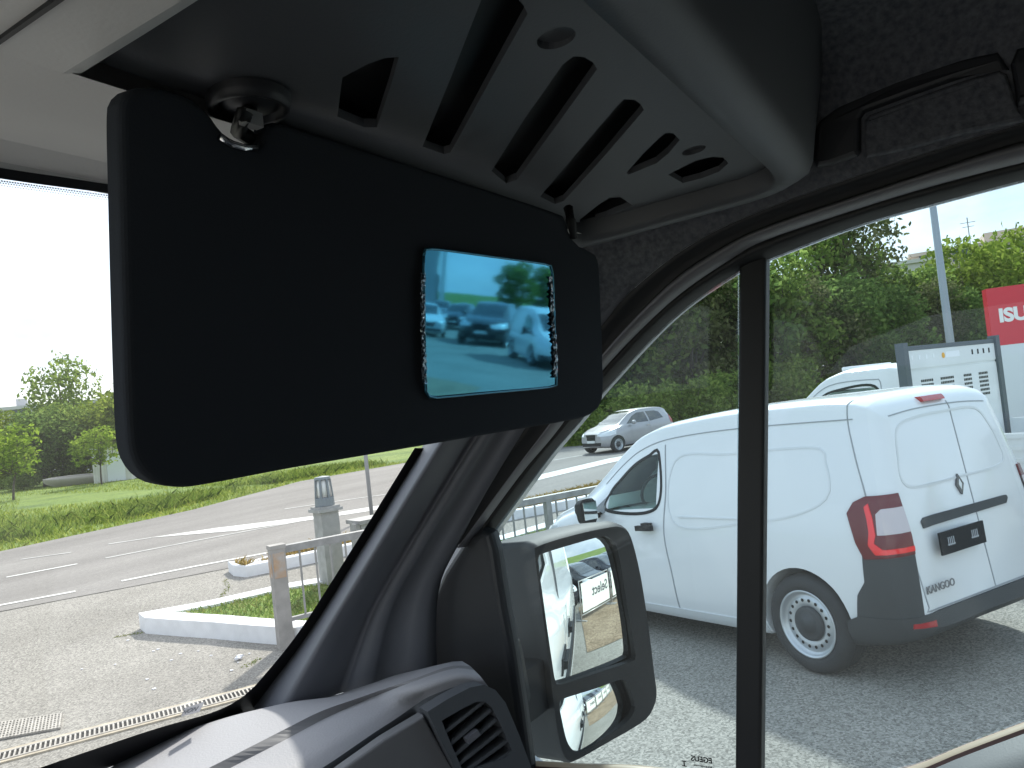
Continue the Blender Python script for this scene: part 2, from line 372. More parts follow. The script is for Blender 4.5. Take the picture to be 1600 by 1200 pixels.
# ================================================================== SETTING: ground, road, yard
asph_lot = ground_mat('yard_asphalt', [(0.25, (0.20, 0.185, 0.162)), (0.5, (0.265, 0.248, 0.22)), (0.75, (0.315, 0.295, 0.262))], 0.55, bump=0.5, bscale=90, speck=0.42, sscale=75, rough=0.95)
asph_road = ground_mat('road_asphalt', [(0.3, (0.175, 0.162, 0.15)), (0.55, (0.225, 0.21, 0.195)), (0.75, (0.27, 0.255, 0.235))], 0.35, bump=0.3, bscale=60, speck=0.12, sscale=30, rough=0.9, stretch=((0.25, 1.6, 1), radians(30)))
grass_ground = ground_mat('meadow_soil', [(0.3, (0.07, 0.12, 0.02)), (0.48, (0.125, 0.19, 0.03)), (0.72, (0.20, 0.26, 0.05))], 0.22, bump=0.6, bscale=9, speck=0.25, sscale=9, bdist=0.1)
lawn = ground_mat('lawn', [(0.3, (0.09, 0.17, 0.025)), (0.5, (0.16, 0.24, 0.035)), (0.72, (0.26, 0.27, 0.07))], 1.6, bump=0.8, bscale=40, speck=0.35, sscale=60, bdist=0.03)
drylawn = ground_mat('dry_lawn', [(0.3, (0.20, 0.17, 0.04)), (0.5, (0.36, 0.25, 0.07)), (0.72, (0.42, 0.30, 0.10))], 1.4, bump=0.8, bscale=40, speck=0.3, sscale=60, bdist=0.03)
paint_white = mat('road_paint', (0.62, 0.61, 0.58), 0.8, var=0.16, scale=9)
paint_worn = mat('worn_road_paint', (0.42, 0.41, 0.39), 0.85, var=0.18, scale=4)
kerb_white = mat('whitewashed_kerb', (0.78, 0.78, 0.79), 0.8, var=0.07, scale=6, bump=0.25, bscale=40)
brick_red = ground_mat('worn_brown_paving', [(0.3, (0.20, 0.145, 0.095)), (0.5, (0.27, 0.20, 0.135)), (0.72, (0.33, 0.25, 0.17))], 1.2, bump=0.5, bscale=30, speck=0.35, sscale=26)

def axis_pts(): return np.unique(np.concatenate([-np.geomspace(40, 1500, 14), np.arange(-40, 60, 1.6), np.geomspace(60, 1500, 14)]))
ax = axis_pts(); n = len(ax)
gv = [(x, y, gz(x, y)-0.05) for x in ax for y in ax]
gf = [(i*n+j, (i+1)*n+j, (i+1)*n+j+1, i*n+j+1) for i in range(n-1) for j in range(n-1)]
struct(obj('ground', gv, gf, grass_ground))
J = [(-22, 27.9), tuple(at_g(0, 956)[:2]), tuple(at_g(560, 850)[:2]), (24, 1.4), (46, -11.3), (75, -28)]
yard_poly = [(-30, -45), (75, -45)] + [(p[0]+0.15, p[1]+0.25) for p in J[::-1]] + [(-30, 32)]
struct(sheet('yard', yard_poly, 0.6, 0.0, asph_lot))
FAR = [(-24, 36.5), (0, 24.9), tuple(at_g(0, 862)[:2]), tuple(at_g(300, 797)[:2]), (22.5, 24.2), (29.5, 23.6), (32, 17.5), (30.0, 11.4), (44, 3.3), (80, -17.5)]
struct(sheet('road', J + FAR[::-1], 1.2, 0.007, asph_road))
def mark(pts, wd, m=paint_white, px=True):
    P = [at_g(*p)[:2] for p in pts] if px else [np.array(p, float) for p in pts]
    d = P[-1]-P[0]; d /= np.linalg.norm(d); nn = np.array([-d[1], d[0]])*wd/2
    poly = [p+nn for p in P] + [p-nn for p in P[::-1]]
    return struct(sheet('road_marking', poly, 0.5, 0.014, m))
mark([(-60, 958), (10, 945), (118, 925)], 0.13); mark([(190, 909), (300, 887), (430, 862.5)], 0.13)
mark([(165, 873), (320, 843), (470, 815)], 0.13, paint_worn); mark([(10, 903), (121, 882)], 0.12); mark([(32, 875), (111, 864)], 0.12, paint_worn)
mark([(169, 851), (236, 841)], 0.15, paint_worn)
def patch_mark(px, m): return struct(sheet('road_marking', [at_g(*p)[:2] for p in px], 0.5, 0.0145, m))
patch_mark([(234, 841), (337, 826), (500, 806), (640, 783), (640, 790), (500, 811), (371, 830)], paint_white)
mark([(445, 796), (560, 779), (640, 768)], 0.16, paint_worn)
patch_mark([(820, 748), (952, 717), (1010, 707), (1010, 711), (952, 724), (820, 756)], paint_white)
mark([(850, 722), (1000, 696.5)], 0.2, paint_worn)
# brown paved strip in the yard behind the van (seen in the door mirror)
struct(sheet('paved_strip', [(1.3, -3.6), (4.2, -4.6), (14, -10.5), (14, -15.5), (4, -9.5), (1.1, -8.0)], 0.6, 0.012, brick_red))
# cracks with weeds and dark tyre stains on the yard
stain = ground_mat('oil_stain', [(0.3, (0.10, 0.095, 0.085)), (0.7, (0.15, 0.14, 0.125))], 3, speck=0.2, sscale=75, bump=0.4, bscale=90)
weed = leafmat('weed_leaf', (0.10, 0.16, 0.03), (0.18, 0.22, 0.04), (0.30, 0.28, 0.07))
def scatter_blades(name, pts, hmin, hmax, wd, m, lean=0.5, parent=None):
    k = len(pts); P = np.asarray(pts, float); a = rng.uniform(0, 2*pi, k); h = rng.uniform(hmin, hmax, k)*rng.uniform(0.6, 1, k)
    dx = np.stack([np.cos(a), np.sin(a), np.zeros(k)], 1)*(wd*rng.uniform(0.6, 1.3, k))[:, None]
    tip = np.stack([rng.normal(0, lean, k)*h, rng.normal(0, lean, k)*h, h], 1); mid = tip*0.5*np.array([0.6, 0.6, 1.15])
    v = np.stack([P-dx, P+dx, P+mid+dx*0.7, P+tip, P+mid-dx*0.7], 1).reshape(-1, 3); b = np.arange(k)*5
    me = bpy.data.meshes.new(name); me.vertices.add(len(v)); me.vertices.foreach_set('co', v.ravel())
    f = np.stack([b, b+1, b+2, b+3, b+4], 1).ravel(); me.loops.add(len(f)); me.loops.foreach_set('vertex_index', f)
    me.polygons.add(k); me.polygons.foreach_set('loop_start', np.arange(k)*5); me.update(calc_edges=True); me.validate(); me.materials.append(m)
    return link(name, me, parent)
crack = []
for pts in ([(352, 905), (357, 918), (347, 930), (352, 944)], [(228, 988), (205, 991), (180, 996)], [(405, 1030), (385, 1041)]):
    P = [at_g(*p) for p in pts]
    for a, b in zip(P[:-1], P[1:]):
        for t in np.linspace(0, 1, 60): q = a+(b-a)*t+rng.normal(0, 0.025, 3); crack.append((q[0], q[1], gz(q[0], q[1])))
struct(scatter_blades('crack_weeds', crack, 0.006, 0.018, 0.007, weed, 0.8), 'stuff')['label'] = 'small weeds growing in cracks of the yard asphalt'

# ------------------------------------------------------------------ kerbed islands
def island(name, outer, h, wd, fill, label, cat):
    """outer: ground points counter-clockwise; kerb ring of width wd and height h, planted inside"""
    t = thing(name, label, cat, (float(outer[0][0]), float(outer[0][1]), 0)); o = np.array(outer, float)
    loc = Vector(t.location); k0 = len(o); ar = sum(o[i][0]*o[(i+1) % k0][1]-o[(i+1) % k0][0]*o[i][1] for i in range(k0)); sg = 1 if ar > 0 else -1; I0 = []
    for i in range(k0):
        d1 = o[i]-o[i-1]; d2 = o[(i+1) % k0]-o[i]; d1 /= np.linalg.norm(d1); d2 /= np.linalg.norm(d2); n1 = sg*np.array([-d1[1], d1[0]]); n2 = sg*np.array([-d2[1], d2[0]]); m_ = n1+n2; m_ /= max(0.35, 1+n1@n2); I0.append(o[i]+m_*wd)
    O = dens(o, 0.5); I = dens(I0, 0.5); kb = plate('kerb', O, [I], lambda u, v: (u-loc[0], v-loc[1], gz(u, v)+h), (0, 0, -h-0.1), kerb_white, t)
    bv = kb.modifiers.new('edge', 'BEVEL'); bv.width = 0.02; bv.segments = 2; bv.limit_method = 'ANGLE'; bv.angle_limit = radians(50); I = np.array(I); k = len(I)
    s = sheet('turf', I, 0.4, h-0.03, fill, t); s.data.transform(Matrix.Translation(-loc))
    return t, I, loc
e = lambda x, y, h=0.17: at_g(x, y, h)[:2]
A0 = at_g(228, 990)[:2]; A1 = at_g(440, 1008)[:2]
isl1 = [A0, (A0+A1)/2+np.array([0.05, 0]), A1, A1+np.array([0.1, -0.9]), np.array([9.6, 3.1]), np.array([13.5, 0.9]), np.array([15.4, 2.6]), e(905, 803), e(785, 838), e(512, 903), e(440, 915), e(330, 940), A0+np.array([0.10, 0.27])]
I1, in1, loc1 = island('kerbed_lawn', isl1, 0.19, 0.25, lawn, 'green lawn island with broad white kerb in front of the gate post', 'lawn island')
B0 = at_g(357, 893)[:2]
isl2 = [B0, at_g(365, 900)[:2], at_g(385, 902)[:2], at_g(430, 893)[:2], at_g(540, 869)[:2], at_g(785, 816)[:2], at_g(900, 793)[:2], at_g(1000, 770)[:2], e(1000, 742), e(905, 762), e(785, 789), e(540, 835), e(425, 866), e(385, 878)]
I2, in2, loc2 = island('kerbed_dry_verge', isl2, 0.17, 0.17, drylawn, 'narrow verge of dry yellow grass with white kerb beside the road', 'verge')
def turf(name, poly, cnt, h0, h1, wd, m, loc, z0, parent):
    P = np.array(poly); lo = P.min(0); hi = P.max(0); X, Y = rng.uniform(lo[0], hi[0], cnt*5), rng.uniform(lo[1], hi[1], cnt*5); k_ = inpolys(X, Y, P)
    pts = [(x-loc[0], y-loc[1], gz(x, y)+z0) for x, y in zip(X[k_][:cnt], Y[k_][:cnt])]
    o = scatter_blades(name, pts, h0, h1, wd, m, 0.6, parent); struct(o, 'stuff'); return o
g_lawn = leafmat('lawn_blade', (0.10, 0.20, 0.02), (0.19, 0.29, 0.04), (0.34, 0.34, 0.09), 0.3); g_dry = leafmat('dry_blade', (0.24, 0.20, 0.05), (0.42, 0.29, 0.08), (0.5, 0.36, 0.13), 0.3)
turf('grass', in1, 26000, 0.03, 0.09, 0.008, g_lawn, loc1, 0.15, I1); turf('grass', in2, 16000, 0.05, 0.17, 0.010, g_dry, loc2, 0.14, I2)

# ------------------------------------------------------------------ meadow across the road
g_field = leafmat('meadow_blade', (0.14, 0.21, 0.03), (0.26, 0.33, 0.05), (0.40, 0.42, 0.11), 0.45); g_weed = leafmat('tall_weed', (0.09, 0.15, 0.03), (0.17, 0.25, 0.04), (0.31, 0.36, 0.09), 0.5)
FL = [np.array(p) for p in FAR]; bank = []; tall = []
cum = np.concatenate([[0], np.cumsum([np.linalg.norm(b-a) for a, b in zip(FL[:-1], FL[1:])])]); FA = np.array(FL); SD = (FA[1:]-FA[:-1])/np.diff(cum)[:, None]
def band(cnt, dist, keep=None):
    t = rng.uniform(0, cum[-1], cnt*4); i = np.clip(np.searchsorted(cum, t)-1, 0, len(SD)-1); d = SD[i]; q = FA[i]+d*(t-cum[i])[:, None]+np.stack([-d[:, 1], d[:, 0]], 1)*dist(cnt*4)[:, None]
    v = np.c_[q, np.full(len(q), 0.2)]-CAM; dep = v@_f; x = 800+FPX*(v@_r)/np.maximum(dep, 0.1); ok = (dep > 1) & (x > -120) & (x < 1720)
    if keep is not None: ok &= keep(q)
    q = q[ok][:cnt]; return np.c_[q, np.full(len(q), -0.05)]
bank = band(100000, lambda k: np.abs(rng.exponential(13, k))); tall = band(60000, lambda k: 1.6+np.abs(rng.normal(0, 2.2, k)), lambda q: np.sin(q[:, 0]*0.9+1.3*np.sin(q[:, 1]*0.7))+0.8*np.sin(q[:, 0]*2.3+q[:, 1]*1.7)+rng.normal(0, 0.6, len(q)) > 0.35)
tag(scatter_blades('meadow_grass', bank, 0.06, 0.22, 0.015, g_field, 0.6), 'bright green meadow grass across the road', 'grass', kind='stuff')
tag(scatter_blades('roadside_weeds', tall, 0.10, 0.45, 0.016, g_weed, 0.6), 'tall darker weeds along the far road edge', 'weeds', kind='stuff')

# ------------------------------------------------------------------ gate post, fence, lantern pillar, cabinet, sign post
steel = mat('galvanised_steel', (0.29, 0.285, 0.28), 0.6, 0.25, var=0.22, scale=9, bump=0.15, bscale=60)
rust = mat('peeling_rusty_paint', (0.40, 0.38, 0.36), 0.8, 0.0, col2=(0.45, 0.25, 0.11), scale=9)
stone = mat('render_post', (0.33, 0.33, 0.32), 0.9, var=0.15, scale=9, bump=0.4, bscale=50)
def zg(p, h): return (float(p[0]), float(p[1]), gz(p[0], p[1])+h)
F0 = at_g(447, 1012)[:2]; FE = np.array([10.3, 4.15]); fd = (FE-F0)/np.linalg.norm(FE-F0); FLn = np.linalg.norm(FE-F0)
fence = thing('steel_fence', 'grey steel bar fence running from the rusty gate post behind the vans', 'fence', (F0[0], F0[1], gz(*F0)))
def fz(s): p = F0+fd*s; return gz(p[0], p[1])-gz(*F0)
fl = lambda s, h, o=0.0: (fd[0]*s-fd[1]*o, fd[1]*s+fd[0]*o, fz(s)+h)
patch_m = rust; rust = mat('weathered_post_paint', (0.33, 0.31, 0.29), 0.7, 0.1, var=0.2, scale=6)
post_me = MB().box((0, 0, 0.52), (0.15, 0.13, 1.04), Matrix.Rotation(atan2(fd[1], fd[0]), 3, 'Z')).box((0, 0, 1.06), (0.165, 0.145, 0.04), Matrix.Rotation(atan2(fd[1], fd[0]), 3, 'Z')).mesh('post', rust)
pst = link('post', post_me, fence); pst['label'] = 'end post with a rusty peeling patch near the top'
MB().box((-fd[0]*0.0+fd[1]*0.068, -fd[0]*0.068-fd[1]*0.0, 0.87), (0.12, 0.006, 0.26), Matrix.Rotation(atan2(fd[1], fd[0]), 3, 'Z')).build('rust_patch', patch_m, pst); MB().box((-fd[0]*0.078, -fd[1]*0.078, 0.87), (0.006, 0.11, 0.24), Matrix.Rotation(atan2(fd[1], fd[0]), 3, 'Z')).build('rust_patch', patch_m, pst)
pm = MB().box((0, 0, 0.52), (0.08, 0.08, 1.04), Matrix.Rotation(atan2(fd[1], fd[0]), 3, 'Z')).mesh('post', steel)
for s in (1.75, 3.5, 5.2): link('post', pm, fence, fl(s, 0))
MB().bar(fl(0.05, 1.02), fl(FLn, 1.02), 0.09, 0.075).build('top_rail', steel, fence); MB().bar(fl(0.08, 0.28), fl(FLn, 0.28), 0.05, 0.04).build('bottom_rail', steel, fence)
bar_me = MB().box((0, 0, 0.65), (0.018, 0.018, 0.72), Matrix.Rotation(atan2(fd[1], fd[0]), 3, 'Z')).mesh('bar', steel)
s = 0.24
while s < FLn: link('bar', bar_me, fence, fl(s, 0)); s += 0.17
PL = at_d(515, 860, 10.2)[:2]; pz0 = gz(*PL)
pil = thing('lantern_pillar', 'square rendered pillar carrying a small grey lantern behind the fence', 'pillar', (PL[0], PL[1], pz0)); RZ = Matrix.Rotation(radians(-20), 3, 'Z')
MB().box((0, 0, 0.55), (0.25, 0.25, 1.1), RZ).build('shaft', stone, pil); MB().box((0, 0, 1.125), (0.34, 0.34, 0.04), RZ).box((0, 0, 1.16), (0.29, 0.29, 0.03), RZ).build('cap', stone, pil)
lgrey = mat('lantern_grey', (0.20, 0.23, 0.25), 0.5, 0.3); frost = mat('frosted_pane', (0.75, 0.76, 0.74), 0.35)
lan = MB().lathe([(0.0, 1.18), (0.13, 1.18), (0.125, 1.28), (0.115, 1.29)], 14); lan.lathe([(0.098, 1.52), (0.11, 1.53), (0.10, 1.56), (0.0, 1.575)], 14)
for k in range(7): a = 2*pi*k/7; lan.bar((0.116*cos(a), 0.116*sin(a), 1.28), (0.098*cos(a), 0.098*sin(a), 1.53), 0.028, 0.018)
lo_ = lan.build('lantern', lgrey, pil); MB().lathe([(0.0, 1.285), (0.098, 1.285), (0.084, 1.53), (0.0, 1.53)], 14).build('lantern_glass', frost, lo_, True)
CB = at_d(590, 862, 10.0)[:2]; cab = thing('gate_motor_cabinet', 'low grey-beige cabinet with flat lid beside the lantern pillar', 'cabinet', (CB[0], CB[1], gz(*CB)))
MB().box((0, 0, 0.48), (0.55, 0.32, 0.96), RZ).build('housing', stone, cab); MB().box((0, 0, 0.985), (0.62, 0.38, 0.05), RZ).build('lid', steel, cab); MB().box((-0.33, 0.02, 0.5), (0.06, 0.12, 0.95), RZ).build('upright', steel, cab)
SP = at_g(581, 806)[:2]; sp_ = MB().tube([(SP[0], SP[1], 0), (SP[0], SP[1], 3.1)], 0.045, 10)
tag(sp_.build('sign_post', mat('post_grey', (0.36, 0.38, 0.40), 0.5, 0.6), None, True), 'slim grey post by the road near the lantern pillar', 'post')

# ------------------------------------------------------------------ drain channel and iron cover
GL = (at_g(-40, 1186)[:2]+at_g(-40, 1206)[:2])/2; GR = (at_g(420, 1064)[:2]+at_g(420, 1086)[:2])/2; gd = (GR-GL)/np.linalg.norm(GR-GL); gn = np.array([-gd[1], gd[0]]); glen = np.linalg.norm(GR-GL)
drain = thing('drain_channel', 'long grated drain channel crossing the yard in front of the van', 'drain', (GL[0], GL[1], gz(*GL)))
zz = lambda s: gz(*(GL+gd*s))-gz(*GL)
gl3 = lambda s, o, h: (gd[0]*s+gn[0]*o, gd[1]*s+gn[1]*o, zz(s)+h)
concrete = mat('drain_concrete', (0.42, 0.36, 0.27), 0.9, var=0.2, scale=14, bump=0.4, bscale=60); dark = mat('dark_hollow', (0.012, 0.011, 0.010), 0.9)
iron = mat('drain_iron', (0.40, 0.37, 0.33), 0.7, 0.3, var=0.25, scale=20)
for o_, nm, mt_, wd in ((0.125, 'edge', concrete, 0.055), (-0.12, 'edge', concrete, 0.04)):
    MB().bar(gl3(0, o_, 0.006), gl3(glen, o_, 0.006), wd, 0.016).build(nm, mt_, drain)
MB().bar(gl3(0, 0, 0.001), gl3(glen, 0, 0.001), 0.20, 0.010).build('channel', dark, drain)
for o_ in (0.088, -0.088): MB().bar(gl3(0, o_, 0.012), gl3(glen, o_, 0.012), 0.022, 0.014).build('frame', iron, drain)
gb = MB().bar((-gn[0]*0.085, -gn[1]*0.085, 0.0115), (gn[0]*0.085, gn[1]*0.085, 0.0115), 0.013, 0.013).mesh('grate_bar', iron)
s = 0.02
while s < glen: link('grate_bar', gb, drain, (gd[0]*s, gd[1]*s, zz(s))); s += 0.034
CV = [at_g(*p)[:2] for p in ((-30, 1163), (-20, 1134), (98, 1117), (95, 1140))]; cc = sum(CV)/4; cov = thing('iron_drain_cover', 'square cast-iron cover with raised lattice beside the drain channel', 'drain cover', (cc[0], cc[1], gz(*cc)))
cl = [tuple(p-cc) for p in CV]
plate('cover_plate', cl, [], lambda u, v: (u, v, gz(u+cc[0], v+cc[1])-gz(*cc)+0.004), (0, 0, 0.010), mat('cover_iron', (0.26, 0.245, 0.22), 0.7, 0.2, var=0.2, scale=20), cov)
lat = MB(); q = [np.array(p) for p in cl]
for t in np.linspace(0.02, 0.98, 22): a = q[1]+(q[2]-q[1])*t; b = q[0]+(q[3]-q[0])*t; lat.bar((a[0], a[1], 0.016), (b[0], b[1], 0.016), 0.012, 0.010)
for t in np.linspace(0.04, 0.96, 8): a = q[1]+(q[0]-q[1])*t; b = q[2]+(q[3]-q[2])*t; lat.bar((a[0], a[1], 0.0155), (b[0], b[1], 0.0155), 0.014, 0.010)
struct(lat.build('lattice', iron, cov), 'stuff')
pw = mat('paper_white', (0.8, 0.8, 0.84), 0.9)
lp = at_g(374, 1031); bmv = []
bm = bmesh.new(); bmesh.ops.create_icosphere(bm, subdivisions=2, radius=0.045)
for v_ in bm.verts: v_.co *= random.uniform(0.6, 1.15); v_.co.z *= 0.6; v_.co.x *= 1.3
me = bpy.data.meshes.new('crumpled_paper'); bm.to_mesh(me); bm.free(); me.materials.append(pw)
tag(link('crumpled_paper', me, None, (lp[0], lp[1], gz(lp[0], lp[1])+0.03)), 'crumpled white paper on the asphalt near the white kerb', 'litter')
bits = MB()
for (x, y) in [(200, 1001), (240, 1018), (268, 1032), (180, 1039), (128, 1046), (247, 1015), (282, 1022), (230, 1062), (241, 1077), (330, 1025), (362, 1048), (390, 1022), (310, 1018), (372, 1036)]:
    p = at_g(x, y); bits.box((p[0], p[1], gz(p[0], p[1])+0.006), (random.uniform(0.012, 0.035), random.uniform(0.012, 0.03), 0.006), Matrix.Rotation(random.uniform(0, 3), 3, 'Z'))
tag(bits.build('litter_scraps', pw), 'tiny pale scraps scattered over the yard asphalt', 'litter', kind='stuff')

# ================================================================== VEHICLES
white_paint = mat('white_car_paint', (0.78, 0.79, 0.80), 0.25, spec=0.5, coat=0.6); plastic = mat('grey_bumper_plastic', (0.05, 0.053, 0.056), 0.6, var=0.06, scale=5)
rubber = mat('tyre_rubber', (0.03, 0.031, 0.033), 0.75, var=0.2, scale=12); silver = mat('silver_wheel', (0.55, 0.57, 0.59), 0.35, 0.6)
arch = mat('arch_liner', (0.010, 0.010, 0.011), 0.9); black_pl = mat('black_trim', (0.014, 0.015, 0.017), 0.55, spec=0.25); cabin_dark = mat('cabin_trim', (0.12, 0.13, 0.13), 0.8)
shut = mat('shut_line', (0.34, 0.35, 0.36), 0.8); crease = mat('pressed_crease', (0.68, 0.69, 0.70), 0.3, coat=0.5); red_lens = mat('red_lens', (0.42, 0.012, 0.02), 0.12, coat=0.8); red_dark = mat('smoked_red_lens', (0.13, 0.008, 0.014), 0.2, coat=0.2)
red_bar = mat('bright_red_lens', (0.90, 0.012, 0.02), 0.15, coat=0.8); clear_lens = mat('clear_lens', (0.72, 0.74, 0.76), 0.1, coat=0.8); chrome = mat('chrome', (0.7, 0.7, 0.72), 0.12, 1.0); mirror_m = mat('mirror_glass', (0.86, 0.90, 0.88), 0.012, 1.0)
tint_glass = glass('tinted_car_glass', (0.74, 0.90, 0.84), (0.9, 1, 0.97), 0.02, 1.5); dark_glass = mat('dark_car_glass', (0.012, 0.016, 0.018), 0.04, spec=0.9, coat=1.0)

def lathe_me(name, prof, m, n=40): return MB().lathe(prof, n, 'x').mesh(name, m, True)
def wheel_meshes(R, steel_rim=True, wd=0.2):
    """axle along x; outer face at -x"""
    ri = R*0.66; t = [(ri, -wd/2+0.01), (ri+0.015, -wd/2-0.004), (R*0.80, -wd/2-0.012), (R*0.92, -wd/2-0.002), (R*0.975, -wd/2+0.02), (R, -wd/2+0.045)]
    for k in range(4):
        x = -wd/2+0.055+k*(wd-0.11)/4; t += [(R, x), (R-0.008, x+0.004), (R-0.008, x+0.009), (R, x+0.013)]
    t += [(R, wd/2-0.045), (R*0.97, wd/2-0.02), (R*0.85, wd/2), (ri, wd/2-0.01)]
    tyre = lathe_me('tyre', t, rubber, 56)
    rim = lathe_me('rim', [(ri+0.004, -wd/2+0.004), (ri+0.008, -wd/2-0.006), (ri-0.004, -wd/2-0.008), (ri-0.012, -wd/2+0.012), (ri*0.90, -wd/2+0.030), (ri*0.84, -wd/2+0.034), (ri*0.80, -wd/2+0.024), (ri*0.62, -wd/2+0.018), (ri*0.54, -wd/2+0.030), (0, -wd/2+0.03)], silver, 56)
    hub = lathe_me('hub_cap', [(ri*0.53, -wd/2+0.03), (ri*0.52, -wd/2+0.012), (ri*0.42, -wd/2+0.004), (ri*0.26, -wd/2+0.008), (ri*0.24, -wd/2-0.004), (0, -wd/2-0.006)], plastic, 32)
    h = MB()
    if steel_rim:
        for k in range(18): a = 2*pi*k/18; h.lathe([(0, -wd/2+0.0185), (0.0115*R/0.32, -wd/2+0.0188)], 10, 'x', (0, ri*0.71*cos(a), ri*0.71*sin(a)))
    else:
        for k in range(5):
            a0 = 2*pi*k/5
            for da in (-0.22, 0.22):
                a = a0+da; h.bar((-wd/2+0.017, 0.3*ri*cos(a), 0.3*ri*sin(a)), (-wd/2+0.022, ri*0.82*cos(a+da*0.2), ri*0.82*sin(a+da*0.2)), 0.03, 0.006)
    holes = h.mesh('rim_hole', dark)
    return tyre, rim, hub, holes
class Kit:
    """parts of one vehicle kind; put() makes one vehicle out of them"""
    def __init__(s): s.parts = []
    def add(s, name, me, loc=None, parent=None, rot=None): s.parts.append((name, me, loc, parent, rot)); return len(s.parts)-1
    def put(s, name, label, cat, loc, rz, paint=None, group=None, rx=0.0, skip=(), scale=1.0):
        t = thing(name, label, cat, loc, rz, group, rx); t.scale = (scale,)*3; O = []
        for (nm, me, lc, pa, rot) in s.parts:
            if nm in skip: O.append(None); continue
            o = link(nm, me, t if pa is None else O[pa], lc)
            if rot is not None: o.rotation_euler = rot
            if paint:
                for sl in o.material_slots:
                    if sl.material and sl.material.name.startswith(('white_car_paint', 'pressed_crease')): sl.link = 'OBJECT'; sl.material = paint
            O.append(o)
        return t
def add_wheels(kit, R, yr, yf, hx, steel_rim=True, wd=0.2):
    ty, rm, hb, ho = wheel_meshes(R, steel_rim, wd)
    for yy in (yr, yf):
        for sx in (-1, 1):
            w_ = kit.add('wheel', ty, (sx*hx, yy, R), None, (0, 0, 0) if sx < 0 else (0, 0, pi))
            kit.add('rim', rm, None, w_); kit.add('hub_cap', hb, None, w_); kit.add('rim_hole', ho, None, w_)
def cut_arches(me, R, ys, hx):
    for yy in ys:
        c = MB().lathe([(0, -1.2), (R, -1.2), (R, 1.2), (0, 1.2)], 40, 'x', (0, yy, R*0.93)).mesh('c', arch)
        # two shells so that the middle of the car keeps its floor
        for sx in (-1, 1):
            cc_ = MB().lathe([(0.001, 0), (R, 0), (R, 0.8), (0.001, 0.8)], 40, 'x', (0.48 if sx > 0 else -1.28, yy, R*0.90)).mesh('c', arch)
            bm = bmesh.new(); bm.from_mesh(cc_); bmesh.ops.remove_doubles(bm, verts=bm.verts, dist=0.003); bmesh.ops.holes_fill(bm, edges=bm.edges); bmesh.ops.recalc_face_normals(bm, faces=bm.faces); bm.to_mesh(cc_); bm.free()
            me = boolean(me, cc_, 'DIFFERENCE')
    return me

# ---- small panel van
def vlean(y, z):
    k = sst(0.5, -0.75, y) if False else (1-sst(-0.75, 0.4, y)); return 0.17*max(0, z-0.95)*k + 0.05*max(0, (0.55-z))*k*0
VS = [  # y, zb, wb, wm, zm, wbelt, zbelt, wtop, rad, ztop
 (-0.87, 0.36, 0.66, 0.70, 0.72, 0.68, 1.14, 0.58, 0.10, 1.73), (-0.85, 0.34, 0.74, 0.79, 0.72, 0.765, 1.14, 0.65, 0.12, 1.79), (-0.79, 0.31, 0.81, 0.87, 0.72, 0.83, 1.14, 0.69, 0.14, 1.845), (-0.66, 0.28, 0.85, 0.905, 0.72, 0.865, 1.15, 0.715, 0.15, 1.885),
 (-0.3, 0.24, 0.87, 0.918, 0.72, 0.875, 1.15, 0.725, 0.15, 1.91), (0.6, 0.20, 0.875, 0.922, 0.70, 0.88, 1.14, 0.73, 0.15, 1.925), (1.4, 0.19, 0.875, 0.922, 0.68, 0.88, 1.12, 0.715, 0.15, 1.895), (1.8, 0.19, 0.875, 0.92, 0.66, 0.875, 1.11, 0.69, 0.14, 1.825),
 (2.1, 0.19, 0.872, 0.918, 0.65, 0.872, 1.10, 0.67, 0.13, 1.70), (2.5, 0.20, 0.868, 0.912, 0.64, 0.865, 1.075, 0.69, 0.10, 1.445), (2.88, 0.21, 0.86, 0.905, 0.63, 0.85, 1.03, 0.735, 0.06, 1.195), (3.1, 0.22, 0.845, 0.895, 0.62, 0.83, 0.98, 0.73, 0.06, 1.115), (3.35, 0.24, 0.80, 0.86, 0.60, 0.79, 0.88, 0.66, 0.06, 1.03), (3.5, 0.27, 0.73, 0.78, 0.58, 0.71, 0.78, 0.58, 0.07, 0.94), (3.6, 0.30, 0.60, 0.65, 0.56, 0.60, 0.70, 0.48, 0.07, 0.83)]
raw = loft_body(VS, 54, 5, vlean); raw.materials.append(white_paint)
body = cut_arches(raw, 0.392, (0.0, 2.716), 0.72)
side_win = [(1.50, 1.15), (1.49, 1.62), (1.66, 1.60), (1.90, 1.52), (2.12, 1.39), (2.25, 1.28), (2.25, 1.12)]
quarter = [(2.29, 1.10), (2.29, 1.25), (2.45, 1.15), (2.74, 0.99), (2.70, 0.975), (2.45, 1.05)]
wincut = prism([(a, b) for a, b in side_win], 'x', -1.2, 1.2, cabin_dark); body = boolean(body, wincut, 'DIFFERENCE'); set_smooth(body, 40)
o3 = offset_mesh(raw, 0.004); o6 = offset_mesh(raw, 0.009); o12 = offset_mesh(raw, 0.016)
V = Kit(); V.add('body', body)
for lo_x, hi_x in ((-1.2, -0.35), (0.35, 1.2)):
    g0 = V.add('side_window', skin(raw, prism(side_win, 'x', lo_x, hi_x), tint_glass))
